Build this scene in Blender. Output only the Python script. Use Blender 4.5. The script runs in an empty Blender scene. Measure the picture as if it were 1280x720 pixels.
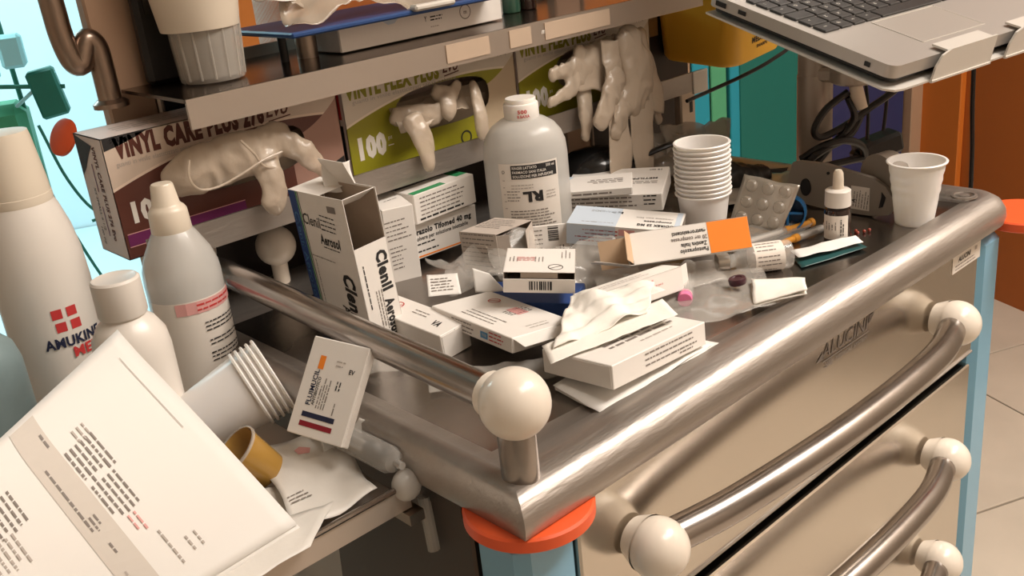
import bpy, bmesh, math, random
from mathutils import Vector, Matrix, Euler, noise
random.seed(7)
C = bpy.context.scene.collection
SC = bpy.context.scene
PI = math.pi

# ------------------------------------------------------------------ camera
cam_d = bpy.data.cameras.new('camera'); cam = bpy.data.objects.new('camera', cam_d); C.objects.link(cam)
yaw, pitch, roll = math.radians(41.0837), math.radians(21.4929), math.radians(6.139)
F = Vector((math.sin(yaw)*math.cos(pitch), math.cos(yaw)*math.cos(pitch), -math.sin(pitch)))
R0 = Vector((math.cos(yaw), -math.sin(yaw), 0)); U0 = R0.cross(F)
R1 = math.cos(roll)*R0 - math.sin(roll)*U0; U1 = math.sin(roll)*R0 + math.cos(roll)*U0
m = Matrix((R1, U1, -F)).transposed().to_4x4(); m.translation = (-0.3222, -0.3808, 1.3357)
cam.matrix_world = m
cam_d.sensor_width = 36; cam_d.lens = 36*1260.05/1280; cam_d.clip_start = 0.02
SC.camera = cam

# ------------------------------------------------------------------ world, lamps, exposure
SC.view_settings.view_transform = 'Standard'; SC.view_settings.look = 'None'
SC.view_settings.exposure = 0.18; SC.view_settings.gamma = 1; SC.view_settings.use_curve_mapping = False
wd = bpy.data.worlds.new('world'); SC.world = wd; wd.use_nodes = True
wd.node_tree.nodes['Background'].inputs[0].default_value = (1, .86, .74, 1)
wd.node_tree.nodes['Background'].inputs[1].default_value = .15
def area(name, loc, target, sx, sy, power, col):
    l = bpy.data.lights.new(name, 'AREA'); l.shape = 'RECTANGLE'; l.size = sx; l.size_y = sy; l.energy = power; l.color = col
    o = bpy.data.objects.new(name, l); C.objects.link(o); o.location = loc
    o.rotation_euler = (Vector(target)-Vector(loc)).to_track_quat('-Z', 'Y').to_euler()
    return o
area('ceiling_panel_lamp', (0.65, -0.95, 2.66), (0.65, -0.95, 0), 1.2, 0.6, 27, (1, .91, .82))
area('ceiling_panel_lamp', (1.55, -0.75, 2.66), (1.55, -0.75, 0), 1.2, 0.6, 46, (1, .91, .82))
area('ceiling_panel_lamp', (-1.6, 0.4, 2.66), (-1.6, 0.4, 0), 0.6, 0.6, 5, (1, .87, .74))
area('bright_room_lamp', (-0.2, 3.6, 2.6), (0.3, 4.2, 0), 1.6, 1.2, 95, (.62, .94, 1))

# ------------------------------------------------------------------ materials
MAT = {}
def mat(name, col, rough=.5, metal=0, trans=0, bump=0, bscale=40, alpha=1, coat=0, sheen=0, var=0, vscale=8, sss=0, stretch=None, emit=0, ior=1.45):
    if name in MAT: return MAT[name]
    mm = bpy.data.materials.new(name); mm.use_nodes = True; nt = mm.node_tree; b = nt.nodes['Principled BSDF']
    b.inputs['Base Color'].default_value = (*col, 1); b.inputs['Roughness'].default_value = rough; b.inputs['Metallic'].default_value = metal
    b.inputs['Transmission Weight'].default_value = trans; b.inputs['Coat Weight'].default_value = coat; b.inputs['IOR'].default_value = ior
    if sss:
        b.inputs['Subsurface Weight'].default_value = sss; b.inputs['Subsurface Radius'].default_value = (.01, .008, .005); b.inputs['Subsurface Scale'].default_value = 1
    if emit:
        b.inputs['Emission Color'].default_value = (*col, 1); b.inputs['Emission Strength'].default_value = emit
    if bump or var:
        tc = nt.nodes.new('ShaderNodeTexCoord'); mp = nt.nodes.new('ShaderNodeMapping')
        nt.links.new(tc.outputs['Object'], mp.inputs['Vector'])
        if stretch: mp.inputs['Scale'].default_value = stretch
        if bump:
            n = nt.nodes.new('ShaderNodeTexNoise'); n.inputs['Scale'].default_value = bscale; n.inputs['Detail'].default_value = 4
            nt.links.new(mp.outputs[0], n.inputs['Vector'])
            bp = nt.nodes.new('ShaderNodeBump'); bp.inputs['Strength'].default_value = bump; bp.inputs['Distance'].default_value = .002
            nt.links.new(n.outputs['Fac'], bp.inputs['Height']); nt.links.new(bp.outputs[0], b.inputs['Normal'])
        if var:
            n = nt.nodes.new('ShaderNodeTexNoise'); n.inputs['Scale'].default_value = vscale; n.inputs['Detail'].default_value = 6
            nt.links.new(mp.outputs[0], n.inputs['Vector'])
            mx = nt.nodes.new('ShaderNodeMix'); mx.data_type = 'RGBA'
            mx.inputs[6].default_value = (*[c*(1-var) for c in col], 1); mx.inputs[7].default_value = (*[min(1, c*(1+var)) for c in col], 1)
            nt.links.new(n.outputs['Fac'], mx.inputs[0]); nt.links.new(mx.outputs[2], b.inputs['Base Color'])
            rg = nt.nodes.new('ShaderNodeMapRange'); rg.inputs[3].default_value = max(0, rough-.07); rg.inputs[4].default_value = rough+.09
            nt.links.new(n.outputs['Fac'], rg.inputs[0]); nt.links.new(rg.outputs[0], b.inputs['Roughness'])
    if alpha < 1:      # clear film: part of the light goes straight through
        tr = nt.nodes.new('ShaderNodeBsdfTransparent'); ms = nt.nodes.new('ShaderNodeMixShader'); ms.inputs[0].default_value = alpha
        out = nt.nodes['Material Output']
        nt.links.new(tr.outputs[0], ms.inputs[1]); nt.links.new(b.outputs[0], ms.inputs[2]); nt.links.new(ms.outputs[0], out.inputs['Surface'])
    MAT[name] = mm; return mm
STEEL = mat('brushed_steel', (.44, .40, .365), .46, 1, bump=.22, bscale=50, var=.16, vscale=9, stretch=(1, 5, 5))
STEEL_TOP = mat('worn_steel_top', (.34, .31, .285), .24, 1, bump=.14, bscale=60, var=.22, vscale=9)
STEEL_FRONT = mat('satin_steel_front', (.64, .59, .525), .20, 1, bump=.03, bscale=14, var=.06, vscale=5)
TUBE = mat('polished_steel_tube', (.38, .345, .32), .22, 1, bump=.06, bscale=80, var=.1, vscale=20)
DULL = mat('dull_steel', (.42, .35, .29), .38, 1, var=.1)
SHELF = mat('shelf_steel', (.52, .45, .39), .40, .85, var=.1, vscale=6)
BALL = mat('ivory_plastic', (.80, .72, .62), .28, coat=.3)
BLUE_POST = mat('blue_paint', (.20, .42, .58), .3, coat=.3)
BUMPER = mat('orange_red_plastic', (.80, .11, .03), .4, bump=.1, bscale=60)
BLACK = mat('black_plastic', (.012, .011, .011), .4)
BLACK_GLOSS = mat('black_gloss', (.01, .01, .01), .2, coat=.5)
DARK = mat('dark_brown_panel', (.022, .014, .011), .5)
CARD = mat('white_carton', (.82, .78, .73), .5, bump=.03, bscale=60)
CARD_IN = mat('grey_carton_inside', (.42, .34, .27), .8, bump=.15, bscale=300)
CARD_BLUE = mat('pale_blue_print', (.55, .63, .72), .5)
PAPER = mat('white_paper', (.80, .775, .735), .75, bump=.04, bscale=12)
LABEL = mat('label_paper', (.80, .74, .67), .5)
INK = mat('black_ink', (.02, .018, .018), .6)
GREY_INK = mat('grey_ink', (.22, .19, .17), .6)
PALE_INK = mat('pale_grey_ink', (.45, .40, .36), .6)
NAVY_INK = mat('navy_ink', (.012, .016, .05), .6)
DARK_RED_INK = mat('dark_red_ink', (.26, .008, .02), .6)
RED_INK = mat('red_ink', (.55, .04, .04), .6)
PINK_INK = mat('pink_ink', (.72, .36, .34), .6)
BROWN_INK = mat('brown_ink', (.10, .025, .015), .6)
OLIVE_INK = mat('olive_ink', (.26, .24, .02), .6)
BLUE_INK = mat('blue_ink', (.02, .06, .22), .55)
GREEN_INK = mat('green_ink', (.03, .28, .10), .55)
ORANGE_INK = mat('orange_ink', (.90, .25, .02), .5)
SKY_INK = mat('sky_blue_ink', (.10, .32, .58), .55)
WHITE_INK = mat('white_ink', (.82, .77, .70), .55)
PURPLE_INK = mat('purple_ink', (.16, .02, .10), .55)
GLOVE = mat('vinyl_glove', (.60, .49, .38), .34, alpha=.64, bump=.6, bscale=110, coat=.4)
WHITE_PLASTIC = mat('white_plastic', (.76, .71, .65), .32, coat=.15)
CREAM_CAP = mat('cream_plastic', (.74, .65, .53), .35, coat=.15)
CUP = mat('white_cup_plastic', (.86, .82, .77), .3, sss=.2)
CLEAR = mat('clear_film', (.74, .70, .64), .12, alpha=.22, bump=.5, bscale=30, coat=.6)
CLEAR_HARD = mat('clear_hard_plastic', (.74, .72, .68), .08, alpha=.38, coat=.8)
FROST = mat('frosted_bottle', (.74, .72, .68), .3, alpha=.62, coat=.3)
FROST_CUP = mat('frosted_beaker', (.60, .56, .50), .25, alpha=.42, coat=.3)
GLASS = mat('vial_glass', (.85, .84, .80), .03, alpha=.28, coat=1)
AMBER_GLASS = mat('dark_amber_glass', (.02, .008, .006), .08, coat=1)
KRAFT = mat('tan_carton_inside', (.60, .42, .27), .75)
AMBER = mat('amber_plastic', (.48, .27, .06), .2, alpha=.75, coat=.4)
GREY_PLASTIC = mat('grey_moulded_plastic', (.30, .26, .22), .42, var=.06)
BLISTER = mat('blister_foil', (.62, .57, .50), .3, .6, bump=.25, bscale=90)
BLUE_PLASTIC = mat('blue_plastic', (.02, .16, .40), .3)
NEEDLE_ORANGE = mat('orange_plunger', (.66, .28, .03), .4)
YELLOW = mat('yellow_bin_plastic', (.95, .52, .05), .4, sss=.05)
LAPTOP = mat('laptop_grey', (.52, .48, .44), .38, .55)
KEY = mat('key_black', (.035, .032, .03), .45)
STAND = mat('stand_white_metal', (.70, .66, .60), .35, .3)
POLE = mat('grey_pole', (.46, .40, .34), .38, .5)
PADBLUE = mat('blue_clipboard', (.02, .06, .19), .4)
TEAL_LABEL = mat('grey_teal_label', (.20, .27, .28), .45, var=.15, vscale=50)
TISSUE = mat('white_tissue', (.86, .82, .75), .9, bump=.5, bscale=50)
PINK_GEL = mat('pink_plastic', (.80, .20, .38), .35)
DARK_PURPLE = mat('dark_purple_cap', (.05, .012, .02), .3)
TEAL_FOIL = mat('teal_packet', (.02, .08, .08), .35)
INKS = dict(k=INK, g=GREY_INK, p=PALE_INK, r=RED_INK, n=PINK_INK, w=BROWN_INK, y=OLIVE_INK, b=BLUE_INK, e=GREEN_INK, o=ORANGE_INK, s=SKY_INK, W=WHITE_INK, u=PURPLE_INK, B=CARD_BLUE, L=LABEL, N=NAVY_INK, D=DARK_RED_INK, G=mat('grey_band_ink', (.62, .57, .51), .75))

# ------------------------------------------------------------------ mesh builder
class MB:
    def __init__(s): s.v = []; s.f = []; s.mi = []; s.mats = []
    def _m(s, m):
        if m not in s.mats: s.mats.append(m)
        return s.mats.index(m)
    def add(s, vs, fs, m=None, M=None):
        o = len(s.v); k = s._m(m)
        s.v += [(M @ Vector(p)) if M else Vector(p) for p in vs]
        s.f += [tuple(i+o for i in f) for f in fs]; s.mi += [k]*len(fs); return s
    def box(s, c, d, m=None, M=None, b=0.0):
        hx, hy, hz = d[0]/2, d[1]/2, d[2]/2
        if b <= 0:
            vs = [(c[0]+x*hx, c[1]+y*hy, c[2]+z*hz) for x in (-1, 1) for y in (-1, 1) for z in (-1, 1)]
            return s.add(vs, [(0, 1, 3, 2), (4, 6, 7, 5), (0, 4, 5, 1), (2, 3, 7, 6), (0, 2, 6, 4), (1, 5, 7, 3)], m, M)
        b = min(b, hx*.98, hy*.98, hz*.98); vs = []; ix = {}
        for x in (-1, 1):
            for y in (-1, 1):
                for z in (-1, 1):
                    for a in range(3):
                        p = [x*(hx-b), y*(hy-b), z*(hz-b)]; p[a] = (x*hx, y*hy, z*hz)[a]
                        ix[x, y, z, a] = len(vs); vs.append((c[0]+p[0], c[1]+p[1], c[2]+p[2]))
        fs = []
        for q in (-1, 1):
            t = [(-1, -1), (1, -1), (1, 1), (-1, 1)]
            if q < 0: t = t[::-1]
            fs.append([ix[q, y, z, 0] for y, z in t]); fs.append([ix[x, q, z, 1] for z, x in t]); fs.append([ix[x, y, q, 2] for x, y in t])
        for x in (-1, 1):
            for y in (-1, 1):
                f = [ix[x, y, -1, 0], ix[x, y, -1, 1], ix[x, y, 1, 1], ix[x, y, 1, 0]]; fs.append(f if x*y < 0 else f[::-1])
                f = [ix[-1, x, y, 1], ix[-1, x, y, 2], ix[1, x, y, 2], ix[1, x, y, 1]]; fs.append(f if x*y < 0 else f[::-1])
                f = [ix[x, -1, y, 2], ix[x, -1, y, 0], ix[x, 1, y, 0], ix[x, 1, y, 2]]; fs.append(f if x*y > 0 else f[::-1])
                for z in (-1, 1):
                    f = [ix[x, y, z, 0], ix[x, y, z, 1], ix[x, y, z, 2]]; fs.append(f if x*y*z > 0 else f[::-1])
        return s.add(vs, fs, m, M)
    def lathe(s, prof, n=32, m=None, M=None, cap0=True, cap1=True, sx=1, sy=1):
        vs = []; fs = []
        for r, z in prof:
            for i in range(n): a = 2*PI*i/n; vs.append((r*math.cos(a)*sx, r*math.sin(a)*sy, z))
        for j in range(len(prof)-1):
            for i in range(n): k = (i+1) % n; fs.append((j*n+i, j*n+k, j*n+n+k, j*n+n+i))
        if cap0: fs.append(tuple(range(n-1, -1, -1)))
        if cap1: fs.append(tuple((len(prof)-1)*n+i for i in range(n)))
        return s.add(vs, fs, m, M)
    def tube(s, pts, r, n=12, m=None, M=None, cap=True, flat=1):
        pts = [Vector(p[:3]) for p in pts]; N = len(pts)
        rs = r if isinstance(r, (list, tuple)) else [r]*N
        vs = []; fs = []; prev = None
        for i in range(N):
            t = (pts[min(i+1, N-1)]-pts[max(i-1, 0)]).normalized()
            if prev is None:
                up = Vector((0, 0, 1)) if abs(t.z) < .9 else Vector((1, 0, 0)); x = t.cross(up).normalized()
            else: x = (prev - t*prev.dot(t)).normalized()
            prev = x; y = t.cross(x)
            for k in range(n): a = 2*PI*k/n; vs.append(pts[i]+rs[i]*(math.cos(a)*x+flat*math.sin(a)*y))
        for i in range(N-1):
            for k in range(n): l = (k+1) % n; fs.append((i*n+k, i*n+l, i*n+n+l, i*n+n+k))
        if cap: fs += [tuple(range(n-1, -1, -1)), tuple((N-1)*n+k for k in range(n))]
        return s.add(vs, fs, m, M)
    def prism(s, poly, z0, z1, m=None, M=None):
        n = len(poly); vs = [(x, y, z0) for x, y in poly]+[(x, y, z1) for x, y in poly]
        fs = [tuple(range(n-1, -1, -1)), tuple(range(n, 2*n))]+[(i, (i+1) % n, n+(i+1) % n, n+i) for i in range(n)]
        return s.add(vs, fs, m, M)
    def ball(s, c, r, m=None, n=28, sx=1, sy=1, sz=1, M=None):
        k = n//2; T = Matrix.Translation(c) @ Matrix.Diagonal((sx, sy, sz, 1))
        return s.lathe([(max(1e-5, r*math.sin(PI*j/k)), -r*math.cos(PI*j/k)) for j in range(k+1)], n, m, (M @ T) if M else T, False, False)
    def build(s, name, m=None, parent=None, world=True, smooth=True, angle=35, mod=None):
        me = bpy.data.meshes.new(name)
        Mi = ROOTM[parent.name].inverted() if (parent is not None and world and parent.name in ROOTM) else None
        vs = [Mi @ p for p in s.v] if Mi else s.v
        me.from_pydata([tuple(p) for p in vs], [], s.f)
        ms = [x if x is not None else m for x in s.mats] or [m]
        for x in ms: me.materials.append(x)
        me.polygons.foreach_set('material_index', s.mi)
        if smooth:
            me.polygons.foreach_set('use_smooth', [True]*len(me.polygons)); me.set_sharp_from_angle(angle=math.radians(angle))
        me.update()
        o = bpy.data.objects.new(name, me); C.objects.link(o)
        if parent is not None:
            o.parent = parent
            if parent.name in ROOTM: ROOTM[o.name] = ROOTM[parent.name]
        return o
ROOTM = {}
def thing(name, label, cat, loc=(0, 0, 0), rot=(0, 0, 0), group=None):
    o = bpy.data.objects.new(name, None); C.objects.link(o); o.empty_display_size = .02
    o.location = loc; o.rotation_euler = rot; tag(o, label, cat, group)
    ROOTM[o.name] = Matrix.Translation(loc) @ Euler(rot, 'XYZ').to_matrix().to_4x4()
    return o
def tag(o, label, cat, group=None):
    o['label'] = label; o['category'] = cat
    if group: o['group'] = group
    return o
def struct(name, mb, m):
    o = mb.build(name, m); o['kind'] = 'structure'; return o
def RM(rx=0, ry=0, rz=0, loc=(0, 0, 0)): return Matrix.Translation(loc) @ Euler(tuple(math.radians(a) for a in (rx, ry, rz)), 'XYZ').to_matrix().to_4x4()
def align(a, b):
    a = Vector(a); b = Vector(b); q = (b-a).to_track_quat('Z', 'Y'); return Matrix.Translation(a) @ q.to_matrix().to_4x4(), (b-a).length
def smoothpath(pts, k=6):
    P = [Vector(p) for p in pts]; P = [2*P[0]-P[1]]+P+[2*P[-1]-P[-2]]; o = []
    for i in range(1, len(P)-2):
        for j in range(k):
            t = j/k; a, b, c, d = P[i-1], P[i], P[i+1], P[i+2]
            o.append(.5*((2*b)+(c-a)*t+(2*a-5*b+4*c-d)*t*t+(3*b-a-3*c+d)*t*t*t))
    o.append(P[-2]); return o

# ------------------------------------------------------------------ printing
TXT = {}
def glyphs(s, bold):
    if (s, bold) not in TXT:
        cu = bpy.data.curves.new('t', 'FONT'); cu.body = s; cu.align_x = 'CENTER'; cu.resolution_u = 2; cu.offset = .030*bold
        cu.space_character = 1+.06*bold
        ob = bpy.data.objects.new('t', cu); me = bpy.data.meshes.new_from_object(ob)
        vs = [tuple(v.co) for v in me.vertices]; fs = [tuple(p.vertices) for p in me.polygons]
        x0 = min(v[0] for v in vs); x1 = max(v[0] for v in vs)
        TXT[s, bold] = ([(v[0]-(x0+x1)/2, v[1]-.35) for v in vs], fs, x1-x0)
        bpy.data.meshes.remove(me); bpy.data.objects.remove(ob); bpy.data.curves.remove(cu)
    return TXT[s, bold]
class Print:
    """flat print laid out in cm on a face (u to the right, v up); to3 maps (u,v) in metres to the surface"""
    def __init__(s, to3): s.mbs = {}; s.to3 = to3; s.solo = 0; s.n = 0
    def _add(s, p2, fs, ink): s.mbs.setdefault((ink, s.solo), MB()).add([s.to3(u/100, v/100) for u, v in p2], fs, INKS[ink])
    def text(s, t, x, y, h, ink='k', rot=0, w=None, bold=1, shear=0):
        vs, fs, W = glyphs(t, bold); k = h/.70; kx = (w/W) if w else k; c, n = math.cos(math.radians(rot)), math.sin(math.radians(rot))
        o = []
        for a, b in vs:
            a = a*kx+shear*b*k; b = b*k; o.append((x+c*a-n*b, y+n*a+c*b))
        s.own(h >= 1.1); s._add(o, fs, ink); s.solo = 0
    def own(s, big):
        if big: s.n += 1; s.solo = s.n
    def rect(s, x, y, w, h, ink='k', rot=0):
        c, n = math.cos(math.radians(rot)), math.sin(math.radians(rot)); N = max(1, int(w/.8)); vs = []; fs = []
        for i in range(N+1):
            for b in (-h/2, h/2):
                a = -w/2+w*i/N; vs.append((x+c*a-n*b, y+n*a+c*b))
        for i in range(N): fs.append((2*i, 2*i+2, 2*i+3, 2*i+1))
        s.own(w*h >= .8); s._add(vs, fs, ink); s.solo = 0
    def lines(s, x, y, w, n, pitch, h, ink='g', rot=0, ragged=.3):
        c, q = math.cos(math.radians(rot)), math.sin(math.radians(rot))
        for i in range(n):
            u = -w/2; end = w/2 - random.random()*ragged*w; v = (n-1)/2*pitch - i*pitch
            while u < end:
                l = min(random.uniform(.8, 3.2)*h*1.6, end-u)
                if l < h*.5: break
                s.rect(x+c*(u+l/2)-q*v, y+q*(u+l/2)+c*v, l, h*random.uniform(.75, 1), ink, rot); u += l+h*.7
    def bars(s, x, y, w, h, ink='k', rot=0):
        c, q = math.cos(math.radians(rot)), math.sin(math.radians(rot)); u = -w/2
        while u < w/2:
            l = random.choice((.025, .04, .06, .09))*w/1.2; s.rect(x+c*u, y+q*u, l, h, ink, rot); u += l+random.choice((.03, .05, .07))*w/1.2
    def ring(s, x, y, r, ink='r', t=.09, slash=True):
        n = 24; vs = []
        for i in range(n):
            a = 2*PI*i/n; vs += [(x+r*math.cos(a), y+r*math.sin(a)), (x+(r-t)*math.cos(a), y+(r-t)*math.sin(a))]
        s._add(vs, [(2*i, (2*i+2) % (2*n), (2*i+3) % (2*n), 2*i+1) for i in range(n)], ink)
        if slash: s.rect(x, y, 2*r-t, t, ink, 35)
    def poly(s, pts, ink): s.own(True); s._add(pts, [tuple(range(len(pts)))], ink); s.solo = 0
    def items(s, L):
        for it in L: getattr(s, it[0])(*it[1:-1], **it[-1]) if isinstance(it[-1], dict) else getattr(s, it[0])(*it[1:])
    def build(s, parent, name='print', world=False):
        o = None
        for (ink, k), mb in s.mbs.items(): o = mb.build(INKNAME[ink]+'_'+name, INK, parent, world=world, smooth=False)
        return o
INKNAME = dict(k='black', g='grey', p='pale_grey', r='red', n='pink', w='brown', y='olive', b='blue', e='green', o='orange', s='sky_blue', W='white', u='purple', B='pale_blue', L='cream', G='grey_band', N='navy', D='dark_red')
EPS = .00025
def face_map(d, face):
    x, y, z = d[0]/2+EPS, d[1]/2+EPS, d[2]/2+EPS
    return {'top': lambda u, v: (u, v, z), 'front': lambda u, v: (u, -y, v), 'back': lambda u, v: (-u, y, v),
            'right': lambda u, v: (x, u, v), 'left': lambda u, v: (-x, -u, v)}[face]
def flat_prints(root, d, prints):
    for face, L in prints.items():
        p = Print(face_map(d, face)); p.items(L); p.build(root)
def cyl_map(r, z0, a0=0):       # label wrapped round a bottle; u=0 faces angle a0 (radians from -Y)
    return lambda u, v: ((r+.0004)*math.sin(u/r+a0), -(r+.0004)*math.cos(u/r+a0), z0+v)

def carton(name, label, c, e, d, prints, group=None, open_end=None, m=CARD, cat='carton', lid=None, rcut=0):
    """folded card box; d in metres; open_end in (None,'left','right','top','front')"""
    rot = tuple(math.radians(a) for a in e)
    root = thing(name, label, cat, c, rot, group)
    t = .0005; x, y, z = d
    if open_end is None:
        MB().box((0, 0, 0), d, b=.0006).build('body', m, root, world=False)
        for sgn in (-1, 1):        # tucked end flaps, a little proud of the body
            MB().box((sgn*(x/2+.0001), 0, -.0004), (.0006, y-.003, z-.0018), b=.0002).build('end_flap', m, root, world=False)
    else:
        b = MB(); skip = open_end
        def panel(cc, dd): b.box(cc, dd, m)
        if skip != 'top': panel((0, 0, z/2-t/2), (x, y, t))
        panel((0, 0, -z/2+t/2), (x, y, t))
        if skip != 'front': panel((0, -y/2+t/2, 0), (x, t, z))
        panel((0, y/2-t/2, 0), (x, t, z))
        if skip != 'left': panel((-x/2+t/2, 0, 0), (t, y, z))
        if skip != 'right': panel((x/2-t/2, 0, -rcut/2), (t, y, z-rcut))
        b.build('body', m, root, world=False)
        i = MB(); q = t*1.5
        i.box((0, 0, -z/2+q), (x-4*q, y-4*q, t/2)); i.box((0, y/2-q, 0), (x-4*q, t/2, z-4*q))
        if skip != 'left': i.box((-x/2+q, 0, 0), (t/2, y-4*q, z-4*q))
        if skip != 'right': i.box((x/2-q, 0, -rcut/2), (t/2, y-4*q, z-4*q-rcut))
        if skip != 'front': i.box((0, -y/2+q, 0), (x-4*q, t/2, z-4*q))
        if skip != 'top': i.box((0, 0, z/2-q), (x-4*q, y-4*q, t/2))
        i.build('lining', CARD_IN, root, world=False)
    for fl in (lid or []):        # loose flaps: (hinge centre, size, euler, offset direction)
        fm = fl[4] if len(fl) > 4 else m; b = MB(); b.box(fl[2], fl[1], fm, RM(*fl[3], loc=fl[0])); b.build('flap', fm, root, world=False)
    flat_prints(root, d, prints)
    return root

# soft vinyl: tapered fingers fused into one skin
def blob(chains, m, name, parent=None, voxel=.0022, wob=.004, flat=.42, world=True, seed=0):
    b = MB()
    for ch in chains:
        P = smoothpath([p[:3] for p in ch], 4); rs = []
        for i in range(len(ch)-1):
            for j in range(4): rs.append(ch[i][3]*(1-j/4)+ch[i+1][3]*j/4)
        rs.append(ch[-1][3])
        d0 = (P[0]-P[1]).normalized(); d1 = (P[-1]-P[-2]).normalized()
        P = [P[0]+d0*rs[0]*.7, P[0]+d0*rs[0]*.45]+P+[P[-1]+d1*rs[-1]*.45, P[-1]+d1*rs[-1]*.7]
        rs = [rs[0]*.25, rs[0]*.75]+rs+[rs[-1]*.75, rs[-1]*.25]
        n0 = len(b.v); b.tube(P, rs, 14)
        for k in range(n0, len(b.v)):          # flatten in depth (towards the box face)
            cx = P[(k-n0)//14]; b.v[k].y = cx.y+(b.v[k].y-cx.y)*flat
    o = b.build('tmp', m)
    md = o.modifiers.new('r', 'REMESH'); md.mode = 'VOXEL'; md.voxel_size = voxel
    s_ = o.modifiers.new('s', 'SMOOTH'); s_.iterations = 3; s_.factor = .5
    dg = bpy.context.evaluated_depsgraph_get(); me = bpy.data.meshes.new_from_object(o.evaluated_get(dg))
    old = o.data; bpy.data.objects.remove(o); bpy.data.meshes.remove(old)
    me.name = name
    for v in me.vertices:
        q = v.co*38+Vector((seed*7.1, 0, 0)); a = noise.noise(q); c2 = 1-abs(noise.noise(Vector((q.x*2.2, q.y*1.2, q.z*1.4))))*2.6
        v.co += v.normal*(a*wob+c2*wob*.55)
    me.materials.clear(); me.materials.append(m); me.polygons.foreach_set('use_smooth', [True]*len(me.polygons))
    r = bpy.data.objects.new(name, me); C.objects.link(r)
    if parent: r.parent = parent
    return r
def sheet(name, fn, nu, nv, m, parent=None, thick=.0004, wob=0, wscale=30, seed=0, world=True):
    """thin sheet through fn(u,v)->point, crumpled by noise, with thickness"""
    vs = []
    for j in range(nv+1):
        for i in range(nu+1):
            p = Vector(fn(i/nu, j/nv))
            if wob:
                q = p*wscale+Vector((seed*3.7, seed*1.3, 0)); p = p+Vector((noise.noise(q), noise.noise(q+Vector((9, 0, 0))), noise.noise(q+Vector((0, 9, 0)))*1.2+(.5-abs(noise.noise(q*1.5)))*.9))*wob
            vs.append(p)
    fs = [(j*(nu+1)+i, j*(nu+1)+i+1, (j+1)*(nu+1)+i+1, (j+1)*(nu+1)+i) for j in range(nv) for i in range(nu)]
    b = MB(); b.add(vs, fs); o = b.build(name, m, parent, world=world, angle=50)
    sd = o.modifiers.new('thickness', 'SOLIDIFY'); sd.thickness = thick; sd.offset = 0
    return o
def quad(a, b, c, d):
    a, b, c, d = map(Vector, (a, b, c, d))
    return lambda u, v: a*(1-u)*(1-v)+b*u*(1-v)+c*u*v+d*(1-u)*v

# ================================================================== THE ROOM
def wallmat(n, c): return mat(n, c, .55, var=.06, vscale=3, bump=.05, bscale=60)
W_ORANGE = wallmat('orange_wall_paint', (.42, .115, .018)); W_BLUE = wallmat('navy_panel_paint', (.028, .032, .11)); W_TEAL = wallmat('teal_panel_paint', (.012, .17, .14))
W_GREEN = wallmat('light_green_paint', (.10, .42, .22)); W_CYAN = wallmat('cyan_panel_paint', (.02, .33, .45)); W_BEIGE = wallmat('beige_paint', (.42, .27, .17))
W_TAN = wallmat('warm_orange_panel', (.66, .22, .04)); W_CREAM = wallmat('cream_wall_paint', (.44, .37, .30)); W_WHITE = wallmat('cool_white_paint', (.78, .86, .88))
TILE = mat('stone_tile', (.62, .53, .43), .35, var=.18, vscale=5, bump=.06, bscale=9); GROUT = mat('dark_grout', (.06, .045, .035), .9)
FR = Matrix.Translation((2.83, 1.13, 0)) @ Matrix(((-.9166, -.40, 0), (.40, -.9166, 0), (0, 0, 1))).to_4x4()   # x' runs left along the back wall, y' towards the camera
fl = MB(); fl.box((0.3, 1.0, -.03), (12, 12, .04)); floor = struct('floor', fl, GROUT)
ca, sa = .9166, -.40
tile_me = None
for i in range(-6, 6):
    for j in range(-5, 4):
        u, v = 1.683+.566*(i+.5), .951+.566*(j+.5); x, y = u*.9166+v*.40, -u*.40+v*.9166
        if tile_me is None:
            b = MB(); b.box((0, 0, -.005), (.5605, .5605, .010), b=.0015); t = b.build('tile', TILE, floor, smooth=False); tile_me = t.data
        else:
            t = bpy.data.objects.new('tile', tile_me); C.objects.link(t); t.parent = floor
        t.location = (x, y, random.uniform(-.0004, .0004)); t.rotation_euler = (0, 0, math.atan2(-.40, .9166))
# back wall with its painted panels
bw = MB(); bw.box((1.42, -.06, 1.36), (1.96, .08, 2.72), M=FR); wall_back = struct('wall_back', bw, W_ORANGE)
bw2 = MB(); bw2.box((.21, -.06, 1.36), (.46, .08, 2.72), M=FR); bw2.build('wall_segment', W_CREAM, wall_back, world=False)
def wpanel(nm, s0, s1, m, y=0, z0=.0, z1=2.71):
    b = MB(); b.box(((s0+s1)/2, -.01+y/2, (z0+z1)/2), (abs(s1-s0)-.004, .02+y, z1-z0), M=FR, b=.003); b.build(nm, m, wall_back, world=False)
wpanel('trim_board', .0, .063, W_BEIGE, .03); wpanel('navy_panel', .065, .372, W_BLUE); wpanel('teal_panel', .374, .672, W_TEAL)
wpanel('cyan_strip', .674, .710, W_CYAN, .01); wpanel('green_strip', .712, .768, W_GREEN); wpanel('cyan_panel', .770, .83, W_CYAN)
wpanel('cream_panel', .832, .95, W_BEIGE); wpanel('orange_panel', .952, 1.45, W_TAN); wpanel('orange_panel', 1.452, 1.9, W_ORANGE); wpanel('orange_panel', 1.902, 2.18, W_TAN); wpanel('door_post', 2.182, 2.35, W_BEIGE, .04)
wr = MB(); wr.box((-.04, .40, 1.36), (.08, .80, 2.72), M=FR); wall_right = struct('wall_right', wr, W_ORANGE)
b = MB(); b.box((-.04, 1.98, 1.36), (.08, 2.32, 2.72), M=FR); b.build('cream_wall_segment', W_CREAM, wall_right)
b = MB(); b.box((.01, .10, 1.36), (.02, .19, 2.70), M=FR, b=.003); b.build('bright_orange_panel', wallmat('bright_orange_paint', (.62, .17, .02)), wall_right, world=False)
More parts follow.
